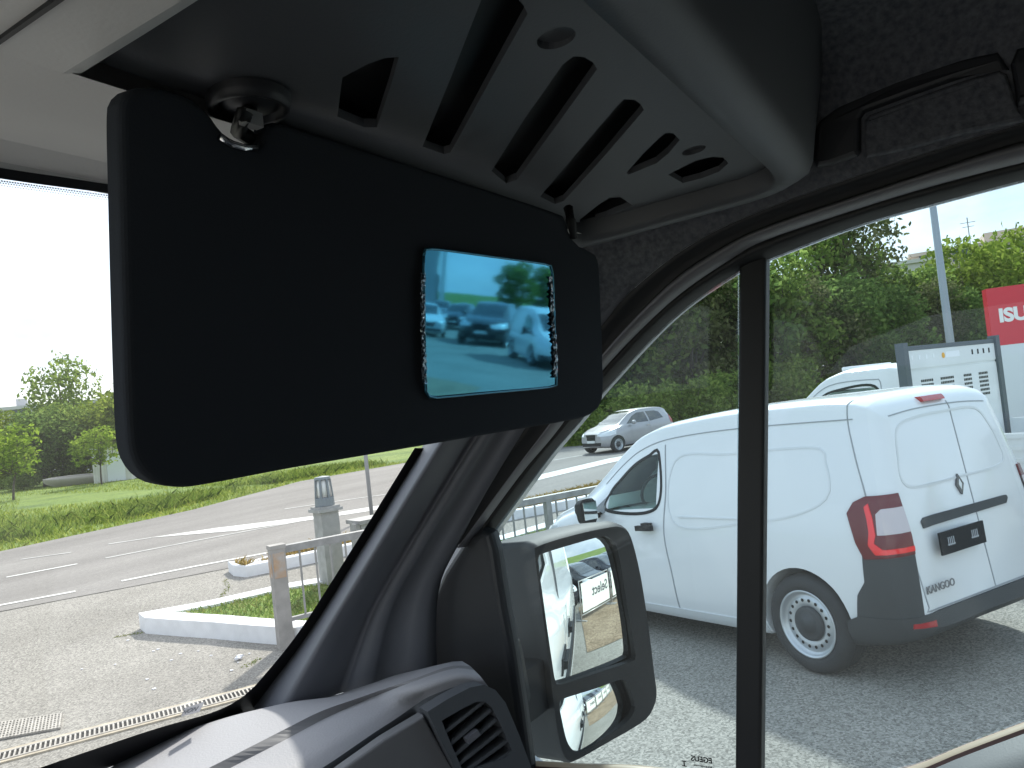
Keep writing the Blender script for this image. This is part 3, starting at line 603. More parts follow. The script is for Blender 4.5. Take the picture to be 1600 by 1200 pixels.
    # keep only the outer few millimetres of glass
for i in range(1, 3):
    me = V.parts[i][1]; bm = bmesh.new(); bm.from_mesh(me); dl = [f_ for f_ in bm.faces if abs(f_.normal.x) < 0.25 or abs(f_.calc_center_median().x) < 0.4]; bmesh.ops.delete(bm, geom=dl, context='FACES'); bm.to_mesh(me); bm.free()
for lo_x, hi_x in ((-1.2, -0.4), (0.4, 1.2)):
    V.add('window_frame', skin(o3, ring_prism(side_win, 0.028, 'x', lo_x, hi_x), black_pl)); V.add('quarter_window', skin(o3, prism(quarter, 'x', lo_x, hi_x), dark_glass))
ws = skin(o3, prism([(1.99, 1.66), (2.1, 1.75), (3.0, 1.25), (2.86, 1.14)], 'x', -0.60, 0.60), dark_glass); V.add('windscreen', ws)
left_only = (-1.2, -0.4)
door = [(1.36, 0.30), (1.36, 0.60), (1.40, 0.95), (1.37, 1.30), (1.40, 1.66), (1.40, 1.69)]
V.add('door_gap', skin(o3, ring_prism(door, 0.012, 'x', -1.2, -0.4, False), shut))
V.add('door_gap', skin(o3, ring_prism([(2.62, 0.28), (2.62, 0.55), (2.58, 0.80), (2.52, 1.03)], 0.012, 'x', -1.2, -0.4, False), shut))
V.add('roof_seam', skin(o3, ring_prism([(-0.55, 1.735), (0.5, 1.76), (1.3, 1.74), (1.75, 1.67), (2.1, 1.54), (2.4, 1.36)], 0.008, 'x', -1.2, -0.4, False), shut))
V.add('rear_door_gap', skin(o3, ring_prism([(-0.70, 0.80), (-0.68, 1.15), (-0.58, 1.48), (-0.51, 1.72), (-0.50, 1.86)], 0.009, 'x', -1.2, -0.4, False), shut))
V.add('side_panel_crease', skin(o3, ring_prism([(1.25, 1.02), (1.25, 1.55), (0.6, 1.57), (-0.20, 1.57), (-0.30, 1.47), (-0.33, 1.26), (-0.1, 1.13), (0.4, 1.05)], 0.016, 'x', -1.2, -0.4, True), crease))
V.add('sliding_rail', skin(o6, prism([(0.35, 1.07), (1.2, 1.075), (1.2, 1.085), (0.35, 1.08)], 'x', -1.2, -0.4), crease))
V.add('sill_panel', skin(o6, prism([(0.40, 0.21), (2.32, 0.20), (2.32, 0.29), (0.40, 0.30)], 'x', -1.2, -0.4), crease))
hb_ = MB().bar((-0.955, 1.50, 0.985), (-0.955, 1.72, 0.98), 0.034, 0.045).box((-0.93, 1.60, 1.005), (0.05, 0.10, 0.04)); hh = V.add('door_handle', hb_.mesh('door_handle', black_pl))
# rear: plastic corners, bumper, lamps, doors
V.add('rear_bumper', skin(o12, prism([(-1.2, 0.2), (-0.30, 0.2), (-0.36, 0.42), (-0.47, 0.46), (-1.2, 0.46)], 'x', -1.2, 1.2), plastic))
for lo_x, hi_x in ((-1.2, -0.705), (0.705, 1.2)):
    V.add('corner_cladding', skin(o6, prism([(-1.2, 0.455), (-0.455, 0.455), (-0.50, 0.60), (-0.585, 0.69), (-0.60, 0.86), (-1.2, 0.86)], 'x', lo_x, hi_x), plastic))
    lamp = V.add('tail_light', skin(o12, prism([(-1.2, 0.855), (-0.62, 0.84), (-0.56, 0.94), (-0.50, 1.13), (-0.56, 1.20), (-0.66, 1.235), (-1.2, 1.235)], 'x', lo_x, hi_x), red_dark))
    o20 = offset_mesh(raw, 0.021)
    V.add('light_bar', skin(o20, prism([(-0.655, 1.17), (-0.685, 1.19), (-0.715, 1.09), (-0.73, 0.99), (-0.715, 0.94), (-0.77, 0.90), (-1.2, 0.90), (-1.2, 0.868), (-0.72, 0.868), (-0.67, 0.93), (-0.685, 1.01), (-0.675, 1.09)], 'x', lo_x, hi_x), red_bar), None, lamp)
    V.add('reverse_lens', skin(offset_mesh(raw, 0.019), prism([(-0.742, 0.99), (-0.735, 1.12), (-0.77, 1.15), (-1.2, 1.15), (-1.2, 0.99)], 'x', lo_x, hi_x), mat('smoky_lens', (0.58, 0.50, 0.51), 0.12, coat=0.8)), None, lamp)
def rear(nm, poly, m, off=o3, closed=None, wd=0.012):
    c = prism(poly, 'y', -1.2, -0.45) if closed is None else ring_prism(poly, wd, 'y', -1.2, -0.45, closed); return V.add(nm, skin(off, c, m))
rear('door_split', [(0.12, 0.47), (0.12, 0.9), (0.12, 1.3), (0.12, 1.77)], shut, o3, False, 0.009)
rear('door_panel_crease', [(-0.61, 1.32), (-0.58, 1.46), (-0.51, 1.64), (-0.3, 1.69), (0.05, 1.70), (0.4, 1.69), (0.52, 1.57), (0.60, 1.32), (0.50, 1.25), (0.1, 1.24), (-0.48, 1.24)], crease, o3, True, 0.018)
rear('roof_spoiler_gap', [(-0.56, 1.725), (-0.3, 1.745), (0, 1.75), (0.3, 1.745), (0.56, 1.725)], shut, o3, False, 0.008)
rear('rear_door_gap', [(-0.695, 0.85), (-0.68, 0.66), (-0.65, 0.50), (-0.62, 0.472), (0, 0.470), (0.62, 0.472)], shut, o3, False, 0.009)
rear('handle_strip', [(-0.52, 0.975), (-0.53, 1.02), (-0.50, 1.04), (0.50, 1.04), (0.51, 1.02), (0.48, 0.985)], plastic, o12)
V.add('hinge', MB().box((-0.71, -0.755, 1.27), (0.025, 0.04, 0.07)).mesh('hinge', plastic))
V.add('brake_light', skin(offset_mesh(raw, 0.03), prism([(-0.16, 1.785), (-0.16, 1.823), (0.09, 1.823), (0.09, 1.785)], 'y', -1.2, -0.45), red_lens))
yb = -0.892
pl_ = V.add('number_plate', MB().box((-0.20, yb-0.002, 0.86), (0.50, 0.018, 0.145)).mesh('number_plate', black_pl))
pt = MB()
for cx in (-0.34, -0.07):
    pt = MB()
    for i in range(4): pt.box((cx+i*0.02-0.03, yb-0.0125, 0.865), (0.007, 0.003, 0.055))
    pt.box((cx, yb-0.0127, 0.845), (0.085, 0.003, 0.007))
    V.add('plate_slot', pt.mesh('plate_slot', mat('plate_grey', (0.45, 0.46, 0.48), 0.6)), None, pl_)
tm = text_mesh('KANGOO', 0.068, mat('badge_grey', (0.22, 0.22, 0.23), 0.35, 0.5), 0.003, 0.0006); tm.transform(Matrix.Translation((-0.50, -0.878, 0.60)) @ Matrix.Rotation(pi/2, 4, 'X')); V.add('lettering', tm)
ex, ez = 0.0, 1.19; emb = V.add('emblem', skin(offset_mesh(raw, 0.018), prism([(ex-0.042, ez), (ex, ez+0.072), (ex+0.042, ez), (ex, ez-0.072)], 'y', -1.2, -0.45), mat('emblem_metal', (0.16, 0.16, 0.17), 0.25, 0.8)))
V.add('emblem_centre', skin(offset_mesh(raw, 0.020), prism([(ex-0.018, ez), (ex, ez+0.038), (ex+0.018, ez), (ex, ez-0.038)], 'y', -1.2, -0.45), white_paint), None, emb)
for sx in (-1, 1): V.add('reflector', skin(offset_mesh(raw, 0.022), prism([(sx*0.62, 0.375), (sx*0.62, 0.415), (sx*0.79, 0.42), (sx*0.79, 0.39)], 'y', -1.2, -0.5), red_lens))
V.add('head_light', skin(o6, prism([(3.12, 0.86), (3.15, 0.95), (3.42, 0.92), (3.6, 0.85), (3.6, 0.72), (3.4, 0.76)], 'x', -1.2, -0.38), clear_lens)); V.add('head_light', skin(o6, prism([(3.12, 0.86), (3.15, 0.95), (3.42, 0.92), (3.6, 0.85), (3.6, 0.72), (3.4, 0.76)], 'x', 0.38, 1.2), clear_lens))
V.add('grille', skin(o6, prism([(-0.42, 0.66), (-0.45, 0.80), (0.45, 0.80), (0.42, 0.66)], 'y', 3.3, 4.2), black_pl)); V.add('front_bumper', skin(o12, prism([(3.28, 0.2), (3.9, 0.2), (3.9, 0.46), (3.34, 0.46)], 'x', -1.2, 1.2), plastic))
for sx in (-1, 1):
    mm = loft_body([(-0.09, 0.0, 0.05, 0.06, 0.09, 0.06, 0.14, 0.05, 0.03, 0.19), (-0.07, -0.02, 0.085, 0.095, 0.09, 0.09, 0.15, 0.08, 0.04, 0.215), (0.02, -0.015, 0.08, 0.09, 0.09, 0.085, 0.15, 0.075, 0.04, 0.205), (0.10, 0.03, 0.04, 0.05, 0.09, 0.045, 0.13, 0.04, 0.03, 0.165)], 8, 3); mm.materials.append(black_pl); set_smooth(mm, 50)
    mi_ = V.add('side_mirror', mm, (sx*1.05, 2.36, 1.05)); V.add('mirror_face', MB().box((0, -0.098, 0.10), (0.15, 0.006, 0.17)).mesh('mirror_face', mirror_m), None, mi_); V.add('mirror_arm', MB().bar((-sx*0.05, 0.0, 0.02), (-sx*0.18, 0.03, 0.03), 0.05).mesh('mirror_arm', black_pl), None, mi_)
seat = loft_body([(0.0, 0.0, 0.20, 0.23, 0.2, 0.23, 0.35, 0.19, 0.05, 0.55), (0.06, 0, 0.2, 0.23, 0.2, 0.23, 0.35, 0.19, 0.05, 0.56), (0.12, 0, 0.2, 0.22, 0.2, 0.22, 0.34, 0.18, 0.05, 0.53)], 6, 3); seat.materials.append(mat('seat_cloth', (0.10, 0.11, 0.11), 0.9)); set_smooth(seat, 60)
for sx in (-1, 1): V.add('seat', seat, (sx*0.38, 1.62, 1.152))
V.add('steering_wheel', MB().tube([(-0.38+0.17*cos(a), 2.08-0.06*sin(a), 1.24+0.15*sin(a)) for a in np.linspace(0, 2*pi, 20)], 0.016, 6).mesh('steering_wheel', black_pl, True))
seen_ = set()
for (nm_, me_, lc_, pa_, ro_) in V.parts:                       # short tail, longer nose
    if lc_ is None and me_.name not in seen_:
        seen_.add(me_.name)
        for v_ in me_.vertices:
            if v_.co.y < -0.3: v_.co.y = -0.3+(v_.co.y+0.3)*0.82
            elif v_.co.y > 2.88: v_.co.y = 2.88+(v_.co.y-2.88)*1.32
        me_.update()
add_wheels(V, 0.348, 0.0, 2.716, 0.79, True, 0.225)
gk0 = gz(KX, KY); gk1 = gz(KX+2.716*sin(KA), KY+2.716*cos(KA))
V.put('panel_van', 'white panel van with grey rear bumper parked right beside us', 'van', (KX, KY, gk0), -KA, None, 'small white panel vans', math.asin((gk1-gk0)/2.716))

# ---- hatchback
HS = [(-0.72, 0.42, 0.52, 0.58, 0.68, 0.54, 0.92, 0.44, 0.08, 1.14), (-0.68, 0.36, 0.66, 0.72, 0.68, 0.68, 0.95, 0.50, 0.10, 1.26), (-0.55, 0.28, 0.76, 0.80, 0.66, 0.76, 0.97, 0.53, 0.11, 1.40), (-0.3, 0.22, 0.80, 0.84, 0.64, 0.79, 0.98, 0.55, 0.11, 1.475), (0.3, 0.18, 0.815, 0.85, 0.62, 0.805, 0.97, 0.57, 0.11, 1.515), (0.9, 0.17, 0.82, 0.852, 0.60, 0.81, 0.95, 0.575, 0.11, 1.51), (1.35, 0.17, 0.82, 0.85, 0.60, 0.805, 0.935, 0.56, 0.10, 1.44), (1.75, 0.17, 0.815, 0.848, 0.59, 0.80, 0.92, 0.575, 0.08, 1.235), (2.15, 0.18, 0.81, 0.842, 0.58, 0.785, 0.885, 0.62, 0.05, 1.01), (2.5, 0.19, 0.79, 0.82, 0.57, 0.755, 0.82, 0.62, 0.05, 0.93), (2.8, 0.22, 0.70, 0.73, 0.55, 0.66, 0.74, 0.54, 0.06, 0.84), (2.98, 0.27, 0.52, 0.55, 0.52, 0.50, 0.66, 0.40, 0.07, 0.745)]
hraw = loft_body(HS, 40, 4, lambda y, z: 0.14*max(0, z-0.8)*(1-sst(-0.7, 0.1, y))); hraw.materials.append(white_paint); hb2 = cut_arches(hraw, 0.335, (0, 2.39), 0.7); set_smooth(hb2, 40)
h3 = offset_mesh(hraw, 0.004); h8 = offset_mesh(hraw, 0.010); HB = Kit(); HB.add('body', hb2)
for lo_x, hi_x in ((-1.2, -0.35), (0.35, 1.2)):
    HB.add('front_side_window', skin(h3, prism([(0.72, 0.99), (0.74, 1.37), (1.12, 1.36), (1.40, 1.25), (1.80, 1.00)], 'x', lo_x, hi_x), dark_glass)); HB.add('rear_side_window', skin(h3, prism([(-0.12, 1.06), (-0.02, 1.30), (0.2, 1.36), (0.66, 1.375), (0.64, 0.995)], 'x', lo_x, hi_x), dark_glass))
    HB.add('tail_light', skin(h8, prism([(-0.9, 0.80), (-0.46, 0.84), (-0.44, 1.0), (-0.52, 1.16), (-0.9, 1.16)], 'x', lo_x if lo_x > 0 else -1.2, hi_x if lo_x > 0 else -0.5) if lo_x < 0 else prism([(-0.9, 0.80), (-0.46, 0.84), (-0.44, 1.0), (-0.52, 1.16), (-0.9, 1.16)], 'x', 0.5, 1.2), red_lens))
    HB.add('head_light', skin(h8, prism([(2.45, 0.68), (2.42, 0.76), (2.36, 0.86), (2.60, 0.83), (3.0, 0.76), (3.0, 0.64), (2.75, 0.64)], 'x', -1.2 if lo_x < 0 else 0.36, -0.36 if lo_x < 0 else 1.2), clear_lens))
    HB.add('door_gap', skin(h3, ring_prism([(1.62, 0.28), (1.66, 0.6), (1.70, 0.95)], 0.012, 'x', lo_x, hi_x, False), shut)); HB.add('door_gap', skin(h3, ring_prism([(0.66, 0.28), (0.68, 0.6), (0.69, 0.98)], 0.012, 'x', lo_x, hi_x, False), shut))
HB.add('windscreen', skin(h3, prism([(1.26, 1.40), (1.30, 1.52), (2.15, 1.08), (2.06, 1.0), (1.95, 1.06)], 'x', -0.50, 0.50), dark_glass)); HB.add('rear_window', skin(h3, prism([(-0.9, 1.07), (-0.9, 1.36), (-0.42, 1.42), (-0.40, 1.30), (-0.52, 1.07)], 'x', -0.46, 0.46), dark_glass))
HB.add('grille', skin(h8, prism([(-0.22, 0.50), (-0.26, 0.72), (0.26, 0.72), (0.22, 0.50)], 'y', 2.6, 3.4), black_pl)); HB.add('lower_grille', skin(h8, prism([(-0.50, 0.29), (-0.54, 0.42), (0.54, 0.42), (0.50, 0.29)], 'y', 2.3, 3.4), black_pl)); HB.add('number_plate', MB().box((0, 3.0, 0.46), (0.42, 0.02, 0.09)).mesh('number_plate', mat('plate_white', (0.75, 0.75, 0.73), 0.5)))
HB.add('rear_bumper_trim', skin(h8, prism([(-0.9, 0.2), (-0.40, 0.2), (-0.44, 0.42), (-0.9, 0.42)], 'x', -1.0, 1.0), black_pl)); HB.add('sill', skin(h8, prism([(0.36, 0.16), (2.02, 0.16), (2.02, 0.24), (0.36, 0.24)], 'x', -1.2, 1.2), black_pl))
for sx in (-1, 1):
    mm = loft_body([(-0.06, 0.0, 0.06, 0.08, 0.06, 0.07, 0.10, 0.06, 0.03, 0.13), (0.0, -0.01, 0.07, 0.085, 0.06, 0.075, 0.10, 0.06, 0.03, 0.14), (0.07, 0.02, 0.03, 0.04, 0.06, 0.035, 0.08, 0.03, 0.02, 0.10)], 6, 3); mm.materials.append(white_paint); set_smooth(mm, 50); HB.add('side_mirror', mm, (sx*0.93, 1.62, 0.97)); HB.add('door_handle', MB().bar((sx*0.862, 0.72, 0.86), (sx*0.862, 0.88, 0.86), 0.022, 0.03).mesh('door_handle', chrome))
add_wheels(HB, 0.30, 0.0, 2.39, 0.745, False, 0.185)
grey_paint = mat('grey_metallic_paint', (0.40, 0.39, 0.40), 0.35, 0.35, coat=0.8); navy = mat('dark_navy_paint', (0.018, 0.022, 0.034), 0.25, 0.3, coat=0.9); blackp = mat('black_car_paint', (0.014, 0.014, 0.016), 0.25, 0.2, coat=0.9)
bluep = mat('blue_car_paint', (0.02, 0.10, 0.30), 0.3, 0.3, coat=0.8); redp = mat('red_car_paint', (0.45, 0.02, 0.02), 0.3, 0.2, coat=0.8); silverp = mat('silver_car_paint', (0.38, 0.40, 0.42), 0.3, 0.6, coat=0.8)
gc = at_g(966, 707)[:2]; gh = radians(294); fwx = np.array([sin(gh), cos(gh)]); lf = np.array([-cos(gh), sin(gh)]); gpos = gc - fwx*2.39 - lf*0.75
HB.put('hatchback', 'grey hatchback driving on the road beyond the fence', 'car', (gpos[0], gpos[1], 0.007), -gh, grey_paint)

# ---- flatbed truck
TR = Kit(); TA = radians(27); TH = at_d(1406, 600, 8.6)[:2]   # left end of the headboard
lorry_white = mat('lorry_white', (0.74, 0.75, 0.74), 0.4, var=0.04, scale=3, coat=0.3); frame_blue = mat('headboard_frame_grey', (0.075, 0.095, 0.11), 0.5)
CS = [(0.05, 0.75, 0.80, 0.86, 1.05, 0.84, 1.35, 0.70, 0.12, 1.98), (0.10, 0.65, 0.84, 0.90, 1.05, 0.87, 1.35, 0.74, 0.14, 2.05), (0.3, 0.6, 0.86, 0.92, 1.05, 0.89, 1.35, 0.76, 0.15, 2.10), (0.8, 0.55, 0.86, 0.93, 1.05, 0.90, 1.35, 0.75, 0.15, 2.10), (1.15, 0.5, 0.86, 0.93, 1.05, 0.90, 1.33, 0.71, 0.14, 2.03), (1.5, 0.45, 0.86, 0.925, 1.0, 0.89, 1.28, 0.70, 0.12, 1.80), (1.9, 0.4, 0.86, 0.92, 0.95, 0.87, 1.2, 0.72, 0.09, 1.48), (2.3, 0.38, 0.85, 0.91, 0.9, 0.84, 1.12, 0.73, 0.07, 1.24), (2.75, 0.38, 0.80, 0.86, 0.85, 0.80, 1.02, 0.66, 0.07, 1.10), (3.0, 0.4, 0.62, 0.68, 0.8, 0.62, 0.9, 0.5, 0.07, 0.97)]
craw = loft_body(CS, 30, 4); craw.materials.append(lorry_white); cb2 = cut_arches(craw, 0.40, (2.2,), 0.7)
cwin = [(0.42, 1.40), (0.42, 1.84), (0.95, 1.84), (1.25, 1.74), (1.62, 1.42), (1.60, 1.33), (1.2, 1.36)]
cb2 = boolean(cb2, prism(cwin, 'x', -1.2, 1.2, cabin_dark), 'DIFFERENCE'); set_smooth(cb2, 40); TR.add('cab', cb2)
c3 = offset_mesh(craw, 0.004)
for lo_x, hi_x in ((-1.2, -0.4), (0.4, 1.2)):
    me = skin(craw, prism(cwin, 'x', lo_x, hi_x), tint_glass); bm = bmesh.new(); bm.from_mesh(me); bmesh.ops.delete(bm, geom=[f_ for f_ in bm.faces if abs(f_.normal.x) < 0.25 or abs(f_.calc_center_median().x) < 0.45], context='FACES'); bm.to_mesh(me); bm.free(); TR.add('side_window', me); TR.add('window_frame', skin(c3, ring_prism(cwin, 0.03, 'x', lo_x, hi_x), black_pl))
TR.add('windscreen', skin(c3, prism([(1.25, 1.96), (1.35, 2.05), (2.3, 1.32), (2.18, 1.26)], 'x', -0.66, 0.66), dark_glass))
TR.add('door_gap', skin(c3, ring_prism([(0.30, 0.6), (0.30, 1.3), (0.36, 1.86), (0.45, 1.93), (1.0, 1.92), (1.32, 1.80), (1.75, 1.45)], 0.012, 'x', -1.2, -0.4, False), shut))
for sx in (-1, 1):
    mm = loft_body([(-0.07, -0.02, 0.08, 0.10, 0.1, 0.09, 0.2, 0.08, 0.04, 0.27), (0, -0.03, 0.085, 0.10, 0.1, 0.095, 0.2, 0.08, 0.04, 0.28), (0.09, 0.02, 0.04, 0.05, 0.1, 0.05, 0.18, 0.04, 0.03, 0.23)], 6, 3); mm.materials.append(black_pl); set_smooth(mm, 50); TR.add('side_mirror', mm, (sx*1.06, 1.72, 1.32)); TR.add('mirror_arm', MB().bar((sx*0.88, 1.72, 1.42), (sx*1.02, 1.72, 1.42), 0.05).mesh('mirror_arm', black_pl))
TR.add('roof_beacon_rail', MB().tube([(-0.5, 1.02, 2.09), (0.5, 1.02, 2.09)], 0.03, 8).mesh('roof_beacon_rail', lorry_white, True))
# headboard: local x from -1.0 to 1.0, y = -0.06
for sx in (-1, 1): TR.add('headboard_post', MB().box((sx*1.0, -0.07, 1.53), (0.09, 0.10, 1.55)).mesh('headboard_post', frame_blue))
TR.add('headboard_top', MB().box((0, -0.07, 2.24), (1.9, 0.06, 0.05)).mesh('headboard_top', frame_blue))
TR.add('headboard_panel', MB().box((0, -0.07, 2.11), (1.9, 0.045, 0.205)).box((0, -0.065, 1.995), (1.9, 0.03, 0.03)).box((0, -0.07, 1.44), (1.9, 0.04, 1.08)).mesh('headboard_panel', lorry_white))
for i in range(4): TR.add('lashing_hole', MB().box((0.42+i*0.13, -0.0935-0.0, 2.13), (0.028, 0.006, 0.06)).mesh('lashing_hole', dark)); TR.add('lashing_hole', MB().box((-0.86+i*0.145, -0.0935, 2.13), (0.03, 0.006, 0.05)).mesh('lashing_hole', mat('pale_hole', (0.85, 0.85, 0.85), 0.6)))
hl = MB()
for x0, nx in ((-0.72, 7), (-0.32, 8), (0.18, 5), (0.52, 6)):
    for i in range(nx):
        for j in range(6): hl.box((x0+i*0.036, -0.0925, 1.86-j*0.05), (0.020, 0.004, 0.028))
TR.add('vent_perforation', hl.mesh('vent_perforation', dark))
stm = mat('orange_decal', (0.75, 0.38, 0.03), 0.5); TR.add('maker_badge', MB().lathe([(0, -0.0945), (0.034, -0.0945)], 16, 'y', (-0.22, 0, 2.125)).mesh('maker_badge', stm)); TR.add('maker_decal', MB().box((-0.02, -0.0945, 2.13), (0.30, 0.004, 0.07)).mesh('maker_decal', mat('decal_white', (0.85, 0.85, 0.86), 0.5)))
TR.add('bed_floor', MB().box((0, -1.75, 0.82), (1.98, 3.3, 0.08)).mesh('bed_floor', lorry_white))
alu = mat('alloy_sideboard', (0.66, 0.68, 0.68), 0.45, 0.2)
for sx in (-1, 1):
    sb = MB().box((sx*0.99, -1.75, 1.07), (0.03, 3.2, 0.40))
    for z in (0.90, 1.0, 1.12, 1.24): sb.box((sx*1.008, -1.75, z), (0.02, 3.2, 0.045))
    TR.add('sideboard', sb.mesh('sideboard', alu))
TR.add('tailboard', MB().box((0, -3.38, 1.07), (1.95, 0.03, 0.40)).mesh('tailboard', alu)); TR.add('chassis', MB().box((0.35, -1.0, 0.62), (0.1, 5.0, 0.2)).box((-0.35, -1.0, 0.62), (0.1, 5.0, 0.2)).mesh('chassis', black_pl))
for sx in (-1, 1): TR.add('tail_light', MB().box((sx*0.8, -3.42, 0.68), (0.3, 0.04, 0.1)).mesh('tail_light', red_lens))
add_wheels(TR, 0.36, -2.1, 2.2, 0.80, True, 0.21)
tr0 = TH + np.array([cos(TA), -sin(TA)])*1.0
TR.put('flatbed_truck', 'white flatbed truck with grey headboard frame behind the panel van', 'truck', (tr0[0], tr0[1], 0.0), -TA)

# ================================================================== TREES, FAR BUILDINGS, LAMP, SIGN
bark = mat('bark', (0.10, 0.085, 0.07), 0.95, var=0.3, scale=6, bump=0.5, bscale=20)
lf_dark = leafmat('leaf_dark', (0.085, 0.14, 0.04), (0.15, 0.235, 0.06), (0.25, 0.33, 0.09), 0.6); lf_mid = leafmat('leaf_mid', (0.11, 0.175, 0.045), (0.19, 0.27, 0.06), (0.31, 0.38, 0.10), 0.6)
lf_yel = leafmat('leaf_yellow_green', (0.12, 0.18, 0.025), (0.22, 0.29, 0.04), (0.34, 0.39, 0.08), 0.5); lf_lime = leafmat('leaf_lime', (0.13, 0.21, 0.02), (0.23, 0.34, 0.03), (0.36, 0.44, 0.08), 0.5); lf_olive = leafmat('leaf_olive', (0.08, 0.10, 0.04), (0.15, 0.165, 0.06), (0.24, 0.24, 0.12), 0.5)
def leaf_mesh(name, blobs, count, size, m, shell=0.55, flat=0.0):
    """blobs: (cx,cy,cz,rx,ry,rz); leaf-sized quads gathered in clumps through the volume"""
    B = np.array(blobs, float); vol = (B[:, 3]*B[:, 4]*B[:, 5])**0.75; pick = rng.choice(len(B), count, p=vol/vol.sum())
    d = rng.normal(size=(count, 3)); d /= np.linalg.norm(d, axis=1)[:, None]
    ncl = max(24, count//26); cd_ = rng.normal(size=(ncl, 3)); cd_ /= np.linalg.norm(cd_, axis=1)[:, None]; ci = rng.integers(0, ncl, count)
    d = cd_[ci]*0.80 + d*rng.uniform(0.05, 0.36, count)[:, None]; rad = (shell+(1-shell)*rng.random(ncl)**0.6)[ci]
    P = B[pick, :3] + d*B[pick, 3:6]*rad[:, None]*1.1
    nrm = rng.normal(size=(count, 3)) + np.array([0, 0, flat]); nrm /= np.linalg.norm(nrm, axis=1)[:, None]
    t = np.cross(nrm, rng.normal(size=(count, 3))); t /= np.linalg.norm(t, axis=1)[:, None]; b = np.cross(nrm, t); s_ = size*rng.uniform(0.55, 1.35, count)[:, None]
    v = np.stack([P-t*s_, P-b*s_*0.55+nrm*s_*0.1, P+t*s_, P+b*s_*0.55+nrm*s_*0.1], 1).reshape(-1, 3)
    me = bpy.data.meshes.new(name); me.vertices.add(len(v)); me.vertices.foreach_set('co', v.ravel()); me.loops.add(count*4); me.loops.foreach_set('vertex_index', np.arange(count*4)); me.polygons.add(count); me.polygons.foreach_set('loop_start', np.arange(count)*4); me.update(calc_edges=True); me.validate(); me.materials.append(m); return me
def trunk_mesh(blobs, r0, h0, lean=0.3, branches=True):
    t = MB(); top = max(b[2] for b in blobs); p = [(0, 0, -0.1), (lean*0.2, 0.05, h0*0.5), (lean*0.6, 0.1, h0), (lean, 0.05, top*0.9)]; t.tube([Vector(q) for q in smooth_poly(p, 9)], list(np.linspace(r0, r0*0.25, 9)), 8)
    for b in blobs:
        a = Vector((lean*0.5, 0.08, h0*random.uniform(0.7, 1.1))); e_ = Vector(b[:3]); mid = (a+e_)/2+Vector((random.uniform(-.2, .2), random.uniform(-.2, .2), -0.15)); t.tube([a, mid, e_], [r0*0.5, r0*0.33, r0*0.12], 6)
    return t.mesh('trunk', bark, True)
KINDS = {}
def tree_kind(key, H, W, nb, cnt, size, m, r0=0.16, low=0.12, shell=0.5, flat=0.3):
    bl = []
    for i in range(nb):
        z = H*(low+(0.93-low)*((i+0.5)/nb)); prof = sin(pi*min(0.97, max(0.12, (z/H-low*0.5)/(1.06-low*0.5))))**0.7; a = i*2.4+random.uniform(-.5, .5); rr = W*0.36*prof
        s_ = W*random.uniform(0.22, 0.36)*(0.55+0.5*prof); bl.append((rr*cos(a)*random.uniform(.6, 1.1), rr*sin(a)*random.uniform(.6, 1.1), z, s_, s_, s_*random.uniform(.6, .85)))
    KINDS[key] = (leaf_mesh('crown', bl, cnt, size, m, shell, flat), trunk_mesh(bl, r0, H*max(low, 0.15)))
tree_kind('broad', 8.0, 6.5, 15, 9500, 0.17, lf_dark, low=0.08); tree_kind('broad2', 8.0, 6.0, 14, 9500, 0.16, lf_mid, low=0.08); tree_kind('bright', 7.0, 6.5, 14, 9000, 0.16, lf_yel, low=0.10); tree_kind('olive', 7.5, 5.5, 13, 8000, 0.14, lf_olive, low=0.08)
tree_kind('tall', 12.0, 5.5, 16, 4200, 0.17, lf_olive, 0.2, 0.35, 0.6); tree_kind('young', 3.0, 2.4, 9, 1700, 0.10, lf_lime, 0.05, 0.42, 0.5, 1.5); tree_kind('airy', 9.0, 5.5, 14, 3000, 0.17, lf_mid, 0.14, 0.38, 0.6); tree_kind('shrub', 2.4, 3.4, 8, 3600, 0.11, lf_mid, 0.06, 0.10)
def tree(kind, px, depth, H, label, name='tree', cat='tree', group='trees across the road', rz=None, sw=1.0, z=-0.05):
    p = at_d(px, 640, depth)[:2]; H0 = {'broad': 8, 'broad2': 8, 'bright': 7, 'olive': 7.5, 'tall': 12, 'young': 3, 'airy': 9, 'shrub': 2.4}[kind]
    t = thing(name, label, cat, (p[0], p[1], z), random.uniform(0, 6.28) if rz is None else rz, group); s_ = H/H0; t.scale = (s_*sw, s_*sw, s_)
    link('crown', KINDS[kind][0], t); link('trunk', KINDS[kind][1], t); return t
R_ = [('broad2', 880, 33, 8.2, 'dark green tree left of the quarter window, behind the grey hatchback'), ('broad', 955, 34, 8.8, 'dark tree directly above the grey hatchback'), ('broad2', 1035, 35.5, 9.0, 'mid-green tree in the quarter window left of the black divider'), ('olive', 1085, 35, 8.6, 'greyish tree just left of the black window divider'), ('broad', 1150, 37, 9.0, 'dark tree behind the black window divider'), ('broad2', 1215, 38, 9.6, 'green tree just right of the black window divider'),
      ('olive', 1275, 39, 8.4, 'dull olive tree above the truck mirror'), ('broad', 1330, 40, 8.2, 'dark bushy tree above the truck cab'), ('broad', 1395, 42, 7.6, 'dark tree left of the lamp pole, above the headboard'), ('broad2', 1440, 46, 9.4, 'green tree immediately left of the lamp pole'), ('olive', 1470, 44, 7.6, 'brownish green tree behind the lamp pole'), ('bright', 1530, 49, 10.6, 'yellow-green tree between lamp pole and red sign'), ('broad', 1515, 45, 7.0, 'low dark tree between lamp pole and red sign'), ('bright', 1600, 51, 11.6, 'bright yellow-green tree above the red sign'), ('broad2', 1660, 50, 10, 'green tree at the right edge behind the red sign')]
for k_, x, d, h, lb in R_: tree(k_, x, d*1.34, 2+(h-2)*1.34*(0.80 if x > 1180 else 0.92), lb)
